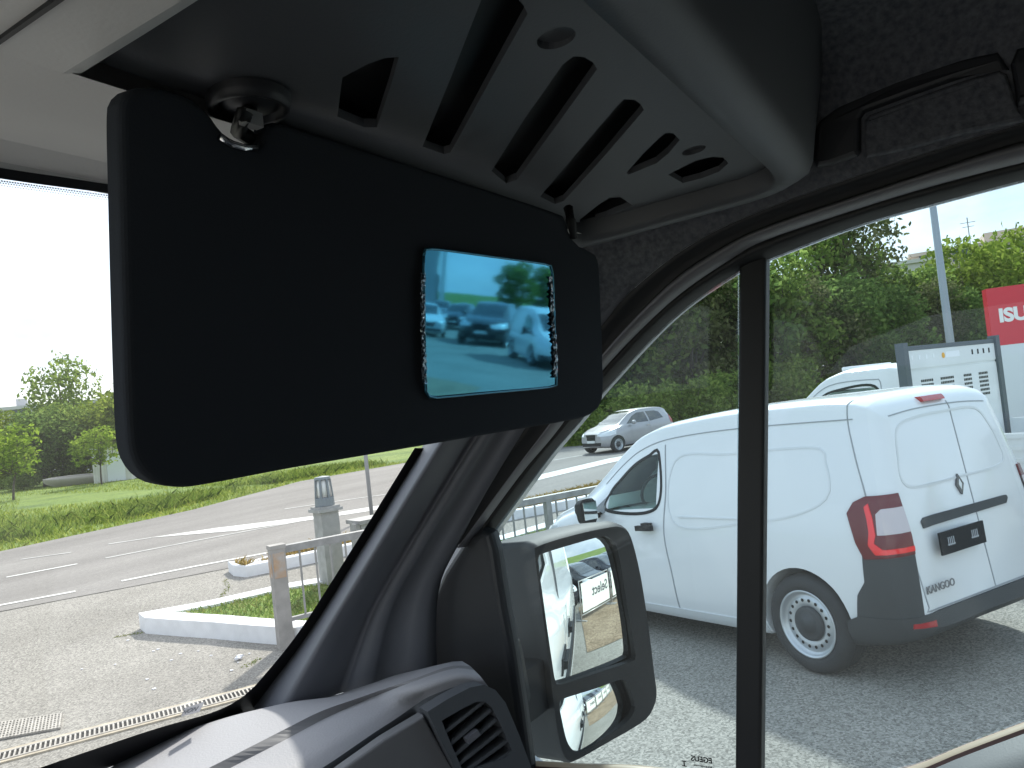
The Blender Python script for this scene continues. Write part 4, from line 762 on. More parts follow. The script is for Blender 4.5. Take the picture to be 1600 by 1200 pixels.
tree('tall', 1345, 62, 18.0, 'tall thin-crowned tree rising above the hedge left of the lamp pole', sw=0.95); tree('airy', 1318, 61, 14.6, 'slender airy tree leaning left of the tall tree')
for x, d, h, lb in ((905, 36, 1.9, 'low shrub under the trees left of the grey hatchback'), (1075, 39, 2.6, 'low shrub under the trees right of the grey hatchback'), (1130, 41, 2.8, 'low shrub above the white van roof left of the divider'), (1225, 45, 3.2, 'low shrub above the white van roof right of the divider'), (990, 38, 2.6, 'shrub right behind the grey hatchback roof')): tree('shrub', x, d, h, lb, 'shrub', 'shrub', 'shrubs across the road')
Lt = [('broad', 60, 60, 5.9, 'large dark bush left of the white cabin', 1.25), ('broad2', 110, 63, 6.3, 'dark green tree behind the small lime tree', 1.1), ('bright', 30, 68, 5.6, 'yellow-green tree in front of the flat roofed building corner', 1.1), ('bright', 165, 67, 6.8, 'yellow-green tree rising above the white cabin', 1.1), ('airy', 98, 72, 11.6, 'tall airy tree standing above the bushes at left', 0.9), ('bright', 215, 64, 7.8, 'yellow-green tree beside the edge of the sun visor', 1.1), ('broad2', 255, 62, 6.6, 'green tree behind the lower corner of the sun visor', 1.1), ('bright', -25, 66, 6.2, 'yellow-green tree at the left edge of the view', 1.1), ('broad', 10, 74, 5.5, 'distant dark tree at the far left', 1.1)]
for k_, x, d, h, lb, sw in Lt: tree(k_, x, d, h, lb, group='trees beyond the meadow', sw=sw)
tree('young', 148, 52, 3.9, 'small lime-green tree in front of the white cabin', group='young trees in the meadow', sw=1.05); tree('young', 8, 44, 4.2, 'small lime-green tree cut by the left picture edge', group='young trees in the meadow', sw=1.05)
tree('shrub', 25, 57, 1.5, 'low shrub at the foot of the dark bush at left', 'shrub', 'shrub', 'shrubs beyond the meadow')
# cabin and boat in the far corner of the meadow
def frame_at(px, depth, yaw): p = at_d(px, 640, depth)[:2]; return p
p = frame_at(172, 56, 0); cabn = thing('white_cabin', 'small white corrugated cabin at the far side of the meadow', 'cabin', (p[0], p[1], -0.05), -radians(42)); cw = mat('cabin_white', (0.66, 0.66, 0.64), 0.6, var=0.06, scale=3)
c_ = MB().box((0, 0, 1.2), (2.5, 2.2, 2.4)); [c_.box((-1.2+i*0.2, -1.115, 1.2), (0.08, 0.05, 2.38)) for i in range(13)]; c_.build('wall', cw, cabn); MB().box((0, 0, 2.44), (2.7, 2.4, 0.09)).build('roof', mat('cabin_roof', (0.55, 0.55, 0.55), 0.6), cabn); MB().box((0.25, -1.16, 0.98), (1.15, 0.05, 1.9)).build('door', mat('cabin_door', (0.72, 0.76, 0.82), 0.5), cabn)
p = frame_at(112, 56.5, 0); bo = loft_body([(-2.6, 0.42, 0.55, 0.6, 0.6, 0.62, 0.75, 0.5, 0.05, 0.85), (-1.5, 0.2, 0.7, 0.85, 0.5, 0.92, 0.75, 0.75, 0.06, 0.95), (0, 0.12, 0.7, 0.9, 0.5, 0.98, 0.78, 0.8, 0.06, 1.05), (1.5, 0.2, 0.45, 0.7, 0.55, 0.8, 0.85, 0.6, 0.06, 1.05), (2.4, 0.5, 0.12, 0.2, 0.7, 0.3, 0.92, 0.2, 0.05, 1.0), (2.6, 0.7, 0.02, 0.04, 0.8, 0.06, 0.93, 0.03, 0.02, 0.97)], 24, 3); bo.materials.append(mat('boat_cover', (0.33, 0.31, 0.28), 0.8)); set_smooth(bo, 50)
boat = thing('covered_boat', 'pale covered boat lying beside the white cabin', 'boat', (p[0], p[1], -0.2), radians(58)); boat.scale = (0.85, 0.85, 0.85); link('hull', bo, boat); MB().box((0, 1.2, 0.1), (1.0, 0.2, 0.5)).box((0, -1.6, 0.1), (1.2, 0.2, 0.5)).build('cradle', bark, boat)
# far buildings, each with its windows
conc = mat('far_concrete', (0.55, 0.55, 0.56), 0.8, var=0.05, scale=0.3); winm = mat('far_window', (0.08, 0.10, 0.12), 0.15); peach = mat('peach_render', (0.62, 0.50, 0.42), 0.9, var=0.05, scale=0.3)
def building(label, px, depth, L_, D_, H_, yaw, m, rows, cols, extra=None):
    p = at_d(px, 640, depth)[:2]; t = thing('far_building', label, 'building', (p[0], p[1], -0.1), yaw); MB().box((0, 0, H_/2), (L_, D_, H_)).build('wall', m, t); MB().box((0, 0, H_+0.2), (L_+0.5, D_+0.5, 0.4)).build('roof', m, t)
    wm = MB().box((0, 0, 0), (1.7, 0.12, 1.5)).mesh('window', winm)
    for r_ in range(rows):
        for c in range(cols): link('window', wm, t, (-L_/2+(c+0.5)*L_/cols, -D_/2-0.02, 1.7+r_*3.1))
    return t, H_
t, h_ = building('long flat roofed grey building behind the trees at left', 165, 104, 26, 14, 8.6, -radians(36), conc, 3, 9)
for x in (-9, 2.5): MB().box((x, -3, h_+0.9), (1.2, 1.2, 1.2)).build('roof_vent', conc, t)
MB().tube([(-14, -4, h_), (-14, -4, h_+3.2)], 0.06, 6).build('antenna', steel, t)
t, h_ = building('peach apartment building with aerials behind the trees at right', 1575, 92, 17, 12, 14.6, -radians(84), peach, 5, 5)
MB().tube([(-2, -3, h_), (-2, -3, h_+4)], 0.06, 6).bar((-2.8, -3, h_+3.4), (-1.2, -3, h_+3.4), 0.06).bar((-2.6, -3, h_+2.9), (-1.4, -3, h_+2.9), 0.06).build('antenna', steel, t); MB().box((2, 0, h_+1.1), (5, 5, 1.6)).build('stair_head', peach, t)
t, h_ = building('pale house half hidden by trees left of the lamp pole', 1400, 88, 9, 9, 13.0, -radians(70), mat('pale_render', (0.68, 0.62, 0.56), 0.9), 3, 3)
# lamp pole and dealer sign
p = at_d(1488, 560, 15.5)[:2]; lampp = thing('lamp_pole', 'tall tapering grey lamp pole behind the truck headboard', 'lamp pole', (p[0], p[1], 0)); lg = mat('lamp_pole_grey', (0.33, 0.37, 0.40), 0.5, 0.4)
MB().tube([(0, 0, 0), (0, 0, 3), (0, 0, 9)], [0.085, 0.075, 0.05], 12).build('pole', lg, lampp, True); MB().lathe([(0, 0.02), (0.2, 0.02), (0.2, 0.05), (0.11, 0.07), (0.1, 0.25)], 12).build('base', lg, lampp); MB().tube([(0, 0, 8.9), (-0.5, -0.6, 9.2), (-0.9, -1.1, 9.2)], 0.04, 8).build('arm', lg, lampp); MB().box((-1.05, -1.3, 9.18), (0.28, 0.6, 0.12), Matrix.Rotation(radians(-40), 3, 'Z')).build('lamp_head', lg, lampp)
sg = at_d(1556, 600, 11.5)[:2]; SA = radians(78); sign = thing('dealer_sign', 'red and white dealer pylon sign cut by the right picture edge', 'sign', (sg[0], sg[1], 0), -SA)
red_s = mat('sign_red', (0.62, 0.012, 0.03), 0.35, coat=0.4); sw_ = mat('sign_white', (0.70, 0.73, 0.74), 0.4); SW = 1.9
MB().box((SW/2, 0, 2.62), (SW, 0.24, 0.86)).build('red_panel', red_s, sign); MB().box((SW/2, 0, 1.10), (SW, 0.235, 2.18)).build('white_panel', sw_, sign); MB().box((SW/2, 0, 0.03), (SW+0.3, 0.5, 0.06)).build('foot', steel, sign)
lw = mat('letter_white', (0.85, 0.84, 0.80), 0.5); put_text('lettering', 'ISUZU', 0.27, lw, (0.12, -0.123, 2.62), (1, 0, 0), (0, 0, 1), sign, 0.004, 0.012, 'LEFT')

# ================================================================== THE YARD BEHIND THE VAN (seen in the mirrors)
galv = mat('barrier_tube', (0.55, 0.53, 0.50), 0.45, 0.6); banner_m = mat('banner_cloth', (0.80, 0.80, 0.74), 0.6); ink = mat('banner_ink', (0.10, 0.10, 0.11), 0.6)
BA = np.array([1.2, -6.0]); bd = np.array([0.72, -0.69]); bd /= np.linalg.norm(bd); bl_ = 1.7; ba = atan2(bd[1], bd[0])
NM = ['nearest the van', 'second from the van', 'third from the van', 'farthest from the van']
for k in range(4):
    p = BA+bd*(bl_+0.12)*k; t = thing('banner_barrier', 'white Select banner on a steel barrier behind the van, '+NM[k], 'banner', (p[0], p[1], 0), ba+pi, 'banners on barriers'); t.location = (p[0]+bd[0]*bl_, p[1]+bd[1]*bl_, 0)
    MB().tube([(0, 0, 0), (0, 0, 1.1), (bl_, 0, 1.1), (bl_, 0, 0)], 0.022, 8).tube([(0, 0, 0.16), (bl_, 0, 0.16)], 0.02, 8).build('frame', galv, t, True); MB().box((0, 0, 0.02), (0.06, 0.5, 0.03)).box((bl_, 0, 0.02), (0.06, 0.5, 0.03)).build('foot', galv, t)
    MB().box((bl_/2, -0.03, 0.63), (bl_-0.12, 0.008, 0.80)).build('banner', banner_m, t); put_text('lettering', 'Select', 0.40, ink, (0.14, -0.037, 0.70), (1, 0, 0), (0, 0, 1), t, 0.001, 0.008, 'LEFT')
bn = np.array([bd[1], -bd[0]])
fw = lambda a: (sin(a), cos(a))
ha = atan2(-bn[0], -bn[1])
for i, (off, pt_, lb) in enumerate([(0.6, navy, 'dark navy hatchback behind the banner nearest the van'), (2.9, blackp, 'black hatchback behind the second banner'), (5.2, navy, 'dark navy hatchback behind the third banner'), (7.5, silverp, 'silver hatchback behind the farthest banner')]):
    p = BA+bd*off+bn*4.3; HB.put('hatchback', lb, 'car', (p[0], p[1], 0), -ha, pt_, 'cars parked behind the banners')
for off, pt_, lb in [(-0.5, redp, 'red hatchback in the back row of the yard'), (2.2, bluep, 'blue hatchback in the back row of the yard'), (4.8, blackp, 'black hatchback in the back row of the yard')]:
    p = BA+bd*off+bn*9.3; HB.put('hatchback', lb, 'car', (p[0], p[1], 0), -ha, pt_, 'cars in the back row')
# row of vehicles seen in the vanity mirror
def vm(az_, dist, z=0): return (dist*sin(radians(az_)), 0.75+dist*cos(radians(az_)), z)
HB.put('hatchback', 'tall dark car facing us in the middle of the vanity mirror', 'car', vm(128.0, 36.0), -radians(297), blackp, 'vehicles in the vanity mirror', 0, (), 1.25)
HB.put('hatchback', 'dark blue car left of the tall dark car in the vanity mirror', 'car', vm(130.6, 47.0), -radians(300), navy, 'vehicles in the vanity mirror')
HB.put('hatchback', 'white car at the left border of the vanity mirror', 'car', vm(133.6, 38.0), -radians(320), white_paint, 'vehicles in the vanity mirror')
V.put('panel_van', 'white panel van at the right border of the vanity mirror', 'van', vm(125.0, 28.0), -radians(320), None, 'small white panel vans')
HB.put('hatchback', 'silver car beyond the white car in the vanity mirror', 'car', vm(132.2, 54.0), -radians(310), silverp, 'vehicles in the vanity mirror')
cB = vm(136.4, 70.0); t = thing('showroom', 'grey showroom with tall pale columns behind the yard', 'building', cB, radians(-42)); MB().box((0, 0, 3.1), (13.5, 9, 6.2)).build('wall', mat('showroom_grey', (0.42, 0.43, 0.45), 0.7, var=0.06, scale=0.5), t); MB().box((0, 0.4, 6.4), (14.2, 10.4, 0.5)).build('roof', sw_, t)
gm = MB().box((0, 0, 0), (2.2, 0.14, 3.0)).mesh('window', winm); cm = MB().box((0, 0, 0), (0.4, 0.4, 6.1)).mesh('column', sw_)
for i in range(5): link('window', gm, t, (-5.3+i*2.65, 4.55, 1.9)); link('column', cm, t, (-6.6+i*2.65+(0.0 if i else 0.05), 5.0, 3.06))
for x_, d_, h_, l_ in ((127.0, 95, 6.5, 'green tree behind the tall dark car in the vanity mirror'), (124.6, 105, 7.0, 'green tree behind the white van in the vanity mirror')):
    q = vm(x_, d_); tt = thing('tree', l_, 'tree', (q[0], q[1], -0.05), 1.0, 'trees behind the yard'); tt.scale = (h_/8,)*3; link('crown', KINDS['broad2'][0], tt); link('trunk', KINDS['broad2'][1], tt)

# ================================================================== THE VAN WE SIT IN
van = thing('cargo_van', 'dark cab of the large van the picture is taken from', 'van')
trim_dark = mat('dark_cab_plastic', (0.024, 0.026, 0.030), 0.5, bump=0.12, bscale=420, bdist=0.001); trim_mid = mat('grey_cab_plastic', (0.080, 0.085, 0.093), 0.5, bump=0.12, bscale=420, bdist=0.001); trim_pil = mat('pillar_plastic', (0.115, 0.12, 0.138), 0.5, bump=0.12, bscale=420, bdist=0.001)
header_m = mat('header_plastic_lit', (0.68, 0.67, 0.65), 0.6, bump=0.1, bscale=420, bdist=0.001); dash_m = mat('dash_grain', (0.31, 0.305, 0.32), 0.62, bump=0.35, bscale=330, bdist=0.0015); seal_m = mat('seal_rubber', (0.008, 0.009, 0.011), 0.55); strip_m = mat('door_frame_grey', (0.14, 0.14, 0.155), 0.38)  # header colour lightened to carry the light bounced up from the dash
felt = mat('headliner_felt', (0.075, 0.08, 0.092), 1.0, col2=(0.15, 0.157, 0.172), scale=160, detail=6, bump=0.5, bscale=300, bdist=0.002, spec=0.1); visor_m = mat('visor_cloth', (0.036, 0.041, 0.050), 0.95, bump=0.3, bscale=700, bdist=0.0008, spec=0.15); frit_m = mat('black_frit', (0.008, 0.008, 0.009), 0.4)
ws_glass = glass('windscreen_glass', (0.80, 0.83, 0.83), (1, 1, 1), 0.0, 1.35, 0.06); dr_glass = glass('door_glass', (0.76, 0.84, 0.87), (1, 1, 1), 0.0, 1.25, 0.013)
XG = 0.935
cx_ = lambda L_, X: [at_x(a, b, X) for a, b in L_]
G = [(752, 852), (772, 825), (850, 720), (902, 659), (946, 605), (1050, 497), (1152, 425), (1200, 405), (1340, 352), (1460, 318), (1600, 281), (1750, 245), (2000, 198)]
S2 = [(733, 852), (747, 832), (815, 740), (867, 678), (945, 575), (1050, 470), (1150, 400), (1200, 374), (1330, 330), (1450, 293), (1600, 254), (1750, 222), (2000, 180)]
S1 = [(718, 852), (735, 832), (795, 750), (845, 682), (945, 550), (1045, 443), (1130, 385), (1200, 352), (1320, 311), (1450, 268), (1600, 220), (1750, 188), (2000, 145)]
S0 = [(692, 856), (708, 838), (765, 745), (815, 676), (945, 500), (1020, 425), (1100, 370), (1187, 330), (1310, 285), (1450, 238), (1600, 192), (1750, 160), (2000, 115)]
N = 90
g3, s2, s1, s0 = [smooth_poly(cx_(p, X), N) for p, X in ((G, XG), (S2, 0.912), (S1, 0.895), (S0, 0.872))]
frm = strip('door_frame', [g3+np.array([0.012, 0, 0]), g3, g3*0.5+s2*0.5+np.array([-0.004, 0, 0]), s2, s2+np.array([0.03, 0, 0])], seal_m, van)
strip('weather_strip', [s2+np.array([0.01, 0, 0]), s2+np.array([-0.012, 0, 0.0]), s2*0.6+s1*0.4+np.array([-0.018, 0, 0]), s2*0.3+s1*0.7+np.array([-0.014, 0, 0]), s1+np.array([0.004, 0, 0])], strip_m, frm)
strip('inner_seal', [s1+np.array([0.004, 0, 0]), s1*0.75+s0*0.25+np.array([0.012, 0, 0]), s1*0.4+s0*0.6+np.array([-0.006, 0, 0]), s0+np.array([0.002, 0, 0])], seal_m, frm)
# outer skin of the van's right side, with the door window opening
front_low = [(758, 846), (772, 842), (784, 900), (806, 1020), (828, 1190)]
hole3 = [p for p in g3] + [np.array([XG, -0.52, 2.24]), np.array([XG, -0.56, 2.15]), np.array([XG, -0.55, 1.80])] + cx_([(1680, 1100), (1600, 1130), (1520, 1160), (1430, 1196), (1300, 1225), (1150, 1236), (980, 1222), (840, 1200)], XG) + cx_(front_low[::-1], XG)
skin_hole3 = [p for p in g3] + hole3[len(g3):-len(front_low)-8] + [p+np.array([0, 0, -0.03]) for p in cx_([(1680, 1100), (1600, 1130), (1520, 1160), (1430, 1196), (1300, 1225), (1150, 1236), (980, 1222), (840, 1200)], XG)] + [p+np.array([0, 0.05, 0]) for p in cx_(front_low[::-1], XG)]
skin_hole = []
for p in skin_hole3:
    if not skin_hole or hypot(p[1]-skin_hole[-1][0], p[2]-skin_hole[-1][1]) > 0.006: skin_hole.append((p[1], p[2]))
hole = []
for p in hole3:
    if not hole or hypot(p[1]-hole[-1][0], p[2]-hole[-1][1]) > 0.006: hole.append((p[1], p[2]))
outer = [(-4.6, 0.45), (-4.6, 2.50), (0.40, 2.50), (0.45, 2.30), (0.62, 2.05), (0.85, 1.78), (0.93, 1.66), (1.65, 1.34), (1.85, 1.1), (1.9, 0.45)]
def sx_(z): return 1.035 if z < 1.35 else 1.035-0.06*sst(1.35, 1.62, z)-0.03*sst(1.62, 2.5, z)
ext = [(y, z) for y in np.arange(-4.5, 1.8, 0.22) for z in (0.7, 1.0, 1.3, 1.36, 1.42, 1.48, 1.54, 1.60, 1.75, 1.95, 2.15, 2.35) if inpoly(y, z, outer) and not inpoly(y, z, skin_hole)]
sk = plate('body_side', outer, [skin_hole], lambda y, z: (sx_(z), y, z), (-0.016, 0, 0), white_paint, van, ext); set_smooth(sk.data, 30)
for y0 in (-0.43, -1.15):
    MB().box((sx_(1.25)+0.018, y0, 1.22), (0.045, 0.20, 0.05)).box((sx_(1.25)+0.003, y0, 1.22), (0.02, 0.26, 0.10)).build('door_handle', black_pl, sk)
for y0 in (-0.62, -0.95): MB().box((sx_(1.0)+0.0005, y0, 1.0), (0.006, 0.008, 0.9)).build('door_gap', shut, sk)
MB().box((sx_(0.9)+0.012, -1.8, 0.92), (0.03, 3.2, 0.12)).build('rub_strip', black_pl, sk)
# left side, roof, bulkhead, floor, firewall, bonnet: the shell that shades the cab
lh = [(0.62, 1.9), (0.35, 2.15), (0.1, 2.22), (-0.5, 2.22), (-0.55, 1.7), (0.6, 1.6)]
plate('body_side', outer, [lh], lambda y, z: (-sx_(z), y, z), (0.016, 0, 0), white_paint, van)
MB().box((0, -2.1, 2.51), (1.94, 5.05, 0.02)).build('roof', white_paint, van); MB().box((0, -0.82, 1.55), (1.98, 0.03, 1.85)).build('bulkhead', trim_mid, van); MB().box((0, 0.1, 0.62), (2.0, 1.9, 0.04)).build('floor', seal_m, van)
strip('roof_brow', [[(x, 0.42, 2.50) for x in np.linspace(-0.95, 0.95, 9)], [(x, 0.47, 2.44) for x in np.linspace(-0.95, 0.95, 9)], [(x, 0.487, 2.247) for x in np.linspace(-0.93, 0.93, 9)]], white_paint, van, 0.006)
strip('bonnet', [[(x, 1.0, 1.60) for x in np.linspace(-0.98, 0.98, 9)], [(x, 1.4, 1.42-0.05*x*x) for x in np.linspace(-0.98, 0.98, 9)], [(x, 1.75, 1.20-0.08*x*x) for x in np.linspace(-0.98, 0.98, 9)], [(x, 1.88, 0.7) for x in np.linspace(-0.95, 0.95, 9)]], white_paint, van, 0.006)
MB().box((0, 1.03, 1.10), (1.96, 0.04, 0.98)).build('firewall', seal_m, van)
# windscreen
wp0, wn = (0, 0.5, 2.2), (0, 0.62, 0.55); wpl = lambda L_, o=0.0: [at_pl(a, b, (0, 0.5-0.62*o, 2.2-0.55*o), wn) for a, b in L_]
wy = lambda z: 0.5+(2.2-z)*0.55/0.62
wsg = strip('windscreen', [[(x, wy(z), z) for x in np.linspace(-0.94, 0.93, 24)] for z in np.linspace(2.25, 1.55, 10)], ws_glass, van)
Wi = [(648, 700), (550, 858), (470, 983), (412, 1056), (380, 1088), (335, 1112), (236, 1141), (67, 1198), (-160, 1275)]; Wo = [(672, 700), (577, 862), (500, 985), (440, 1066), (412, 1108), (345, 1140), (245, 1172), (105, 1224), (-160, 1325)]
wi3 = smooth_poly(wpl(Wi, 0.004), 50); wo3 = smooth_poly(wpl(Wo, 0.004), 50); strip('edge_band', [wi3, wo3], frit_m, wsg)
top_i = wpl([(-200, 245), (0, 279), (100, 293), (185, 304), (400, 333)], 0.004); top_o = wpl([(-200, 225), (0, 262), (100, 277), (185, 290), (400, 320)], 0.004); strip('edge_band', [smooth_poly(top_i, 20), smooth_poly(top_o, 20)], frit_m, wsg)
dots = MB()
for r_, (dy, sz) in enumerate(((3.5, 2.2), (7.0, 1.7), (10.5, 1.2))):
    for x in np.arange(-60, 260, 4.2):
        yy = 279+(x*0.137)+dy; c = at_pl(x+(r_ % 2)*2.1, yy, (0, 0.5-0.62*0.004, 2.2-0.55*0.004), wn); dots.box(c, (sz*0.0004, 0.0003, sz*0.0004))
struct(dots.build('frit_dots', frit_m, wsg), 'stuff')
stk = wpl([(283, 1120), (289, 1106), (320, 1096), (312, 1112)], 0.006); me = mesh('sticker', stk, [(0, 1, 2, 3)], mat('sticker_white', (0.85, 0.86, 0.88), 0.5)); so_ = link('sticker', me, wsg)
sm = [np.array(p) for p in stk]; put_text('sticker_print', 'NON', 0.011, mat('print_grey', (0.30, 0.32, 0.36), 0.7), sm[0]*0.33+sm[1]*0.33+(sm[2]+sm[3])*0.17-np.array(wn)*0.001, sm[3]-sm[0], sm[1]-sm[0], wsg, 0.0002)
# header trim above the windscreen and the panel left of the shelf
xs = np.linspace(-0.95, 0.82, 24)
hd = strip('windscreen_header', [[(x, 0.482, 2.252) for x in xs], [(x, 0.472, 2.2385) for x in xs], [(x, 0.466, 2.240) for x in xs], [(x, 0.448, 2.252) for x in xs], [(x, 0.445, 2.249) for x in xs], [(x, 0.40, 2.2505) for x in xs], [(x, 0.352, 2.252) for x in xs]], header_m, van)
xl = [-0.95, -0.5, 0.0, 0.13, 0.165, 0.1735, 0.207]; cz = [0.02, 0.012, 0.006, 0.003, 0.001, 0.0, -0.001]; strip('overhead_console', [[(x, y, z+c) for x, c in zip(xl, cz)] for y, z in ((0.3525, 2.252), (0.30, 2.253), (0.10, 2.256), (-0.1, 2.26), (-0.25, 2.41))], header_m, van, smooth=False)
MB().bar((0.1745, 0.44, 2.2515), (0.1735, 0.0, 2.256), 0.0022, 0.004).build('seam', seal_m, hd)
strip('console_cheek', [[(0.2065, y, z) for y, z in ((0.353, 2.251), (0.30, 2.252), (0.10, 2.255), (-0.1, 2.26))], [(0.215, y, z) for y, z in ((0.353, 2.253), (0.30, 2.2545), (0.10, 2.262), (-0.1, 2.27))], [(0.224, y, z) for y, z in ((0.353, 2.264), (0.30, 2.27), (0.10, 2.29), (-0.1, 2.33))]], header_m, hd)
# overhead shelf: recessed underside with slots, rim, rear face
SP0, SN = np.array([0, 0.36, 2.262]), np.array([0, 0.105, 1.0])
spx = lambda a, b, o=0.0: at_pl(a, b, SP0+np.array([0, 0, o]), SN); sz_ = lambda y, o=0.0: 2.262+(0.36-y)*0.105+o
slots = [[(535, 121), (575, 100), (600, 91), (623, 89), (610, 135), (589, 199), (569, 199), (527, 182)], [(660, 229), (694, 241), (704, 238), (770, 118), (824, 22), (818, 8), (800, -12), (775, -16), (752, 0), (705, 120)],
 [(768, 267), (791, 287), (808, 280), (870, 195), (933, 108), (927, 98), (913, 89), (896, 88), (879, 101), (820, 185)], [(844, 307), (867, 319), (881, 314), (945, 243), (1006, 172), (1001, 163), (992, 156), (975, 155), (965, 165), (905, 235)],
 [(979, 270), (1005, 240), (1030, 216), (1040, 208), (1052, 208), (1062, 219), (1045, 239), (1026, 255), (982, 273)], [(1044, 273), (1087, 251), (1112, 245), (1130, 246), (1138, 255), (1124, 268), (1095, 279), (1067, 286)], [(905, 344), (930, 324), (952, 309), (969, 308), (989, 321), (950, 337), (908, 351)]]
dimples = [(spx(869, 60), 0.0115), (spx(1084, 235), 0.0105)]; sl2 = [[tuple(spx(*p)[:2]) for p in s_] for s_ in slots] + [[(c[0]+rr*cos(a), c[1]+rr*sin(a)) for a in np.linspace(0, 2*pi, 22, endpoint=False)] for c, rr in dimples]
inner = [(0.222, 0.353), (0.5, 0.357), (0.74, 0.36), (0.772, 0.345), (0.795, 0.25), (0.812, 0.185), (0.806, 0.160), (0.785, 0.150), (0.39, 0.1505), (0.222, 0.150)]
shelf = plate('overhead_shelf', inner, sl2, lambda u, v: (u, v, sz_(v)), (0, 0, 0.006), trim_mid, van)
plate('slot_shade_sheet', inner, [], lambda u, v: (u, v, sz_(v)+0.016), (0, 0, 0.004), seal_m, shelf)  # black sheet added right behind the slots so they read as deep shade
path_i = [(0.700, 0.362), (0.742, 0.361), (0.774, 0.345), (0.797, 0.25), (0.814, 0.185), (0.808, 0.159), (0.785, 0.149), (0.6, 0.149), (0.39, 0.149), (0.23, 0.149), (0.0, 0.149)]
path_o = [(0.705, 0.385), (0.765, 0.385), (0.800, 0.355), (0.826, 0.25), (0.846, 0.175), (0.838, 0.133), (0.795, 0.113), (0.6, 0.111), (0.39, 0.110), (0.23, 0.110), (0.0, 0.110)]
pi_, po_ = smooth_poly(path_i, 60), smooth_poly(path_o, 60)
rw = lambda P, dz: [(p[0], p[1], sz_(p[1])+dz) for p in P]
mixp = lambda t: pi_*(1-t)+po_*t
strip('shelf_rim', [rw(pi_, 0.004), rw(mixp(0.03), -0.014), rw(mixp(0.15), -0.021), rw(mixp(0.7), -0.022), rw(mixp(0.93), -0.017), rw(mixp(1.06), -0.004), rw(mixp(1.2), 0.03), rw(mixp(1.55), 0.10), rw(mixp(1.9), 0.16)], trim_mid, shelf)
for c, rr in dimples: MB().lathe([(0, 0.006), (rr*0.5, 0.0055), (rr+0.001, 0.003)], 24, 'z', (c[0], c[1], sz_(c[1]))).build('screw_recess', trim_mid, shelf, True)
# headliner with the grab handle above the door
ys = np.linspace(0.45, -1.2, 46); o_ = np.argsort(s0[:, 1]); s0z = lambda y: float(np.interp(y, s0[o_, 1], s0[o_, 2]))
rowf = [lambda y: (0.872, y, s0z(y)), lambda y: (0.862, y, s0z(y)+0.02), lambda y: (0.852, y, s0z(y)+0.055), lambda y: (0.842, y, max(2.34, s0z(y)+0.075)), lambda y: (0.825, y, 2.375), lambda y: (0.79, y, 2.40), lambda y: (0.70, y, 2.412), lambda y: (0.3, y, 2.42), lambda y: (-0.96, y, 2.42)]
hl_ = strip('headliner', [[f_(y) for y in ys] for f_ in rowf], felt, van)
hp = lambda a, b, X=0.843: at_x(a, b, X)
pillow('handle_recess_cover', [hp(*p) for p in ((1271, 205), (1269, 250), (1276, 262), (1300, 258), (1338, 244), (1343, 236), (1344, 185), (1350, 176), (1420, 150), (1500, 122), (1560, 105), (1578, 108), (1560, 80), (1500, 92), (1400, 125), (1310, 165), (1280, 188))], (-1, 0, -0.2), 0.02, 0.006, trim_dark, hl_)
pillow('grab_handle', [hp(*p, 0.848) for p in ((1352, 248), (1350, 190), (1358, 180), (1430, 153), (1500, 128), (1562, 110), (1574, 116), (1590, 168), (1600, 190), (1500, 212), (1420, 234))], (-1, 0, -0.25), 0.02, 0.005, felt, hl_)
pillow('handle_recess_cover', [hp(*p) for p in ((1590, 150), (1592, 164), (1640, 150), (1720, 130), (1720, 40), (1590, 75), (1580, 100))], (-1, 0, -0.2), 0.02, 0.006, trim_dark, hl_)
# windscreen pillar trim
Wt = [(398, 1106), (428, 1066), (487, 985), (564, 862), (660, 705), (735, 588)]; St = [(668, 1052), (668, 1000), (674, 930), (700, 868), (815, 676), (905, 552)]
w3 = smooth_poly(wpl(Wt, 0.006)+[np.array([0.845, 0.475, 2.225])], 40); t3 = smooth_poly(cx_(St, 0.872)+[np.array([0.872, 0.34, 2.20])], 40); inw = np.array([-0.9, -0.44, 0.0])
prof_ = [(-0.05, -0.012), (0, 0.002), (0.02, 0.010), (0.10, 0.034), (0.20, 0.058), (0.235, 0.063), (0.27, 0.061), (0.38, 0.040), (0.50, 0.014), (0.53, 0.010), (0.55, 0.012), (0.58, 0.020), (0.69, 0.018), (0.71, 0.012), (0.74, 0.002), (0.88, 0.0), (1.0, 0.004), (1.04, -0.02)]
strip('pillar_trim', [w3*(1-a)+t3*a+inw*b for a, b in prof_], trim_pil, van)
# mirror sail panel, its black seal
sail = [(728, 838), (752, 826), (768, 832), (776, 860), (782, 900), (790, 950), (803, 1020), (815, 1100), (828, 1200), (800, 1205), (700, 1140), (655, 1075), (668, 1000), (674, 935), (692, 894)]
pillow('mirror_sail_panel', [at_x(a, b, 0.905) for a, b in sail], (-1, -0.1, 0.05), 0.02, 0.012, trim_dark, van, 4)
MB().tube([Vector(p) for p in smooth_poly(cx_([(752, 824), (773, 834), (777, 846), (774, 862), (780, 900), (790, 955), (805, 1022), (818, 1105), (832, 1206)], 0.925), 40)], 0.0062, 8).build('glass_run_seal', seal_m, van, True)
# windows and divider
quart = [(y, z) for (y, z) in hole if y > 0.24]; dv = lambda z: 0.243+(2.2-z)*0.121

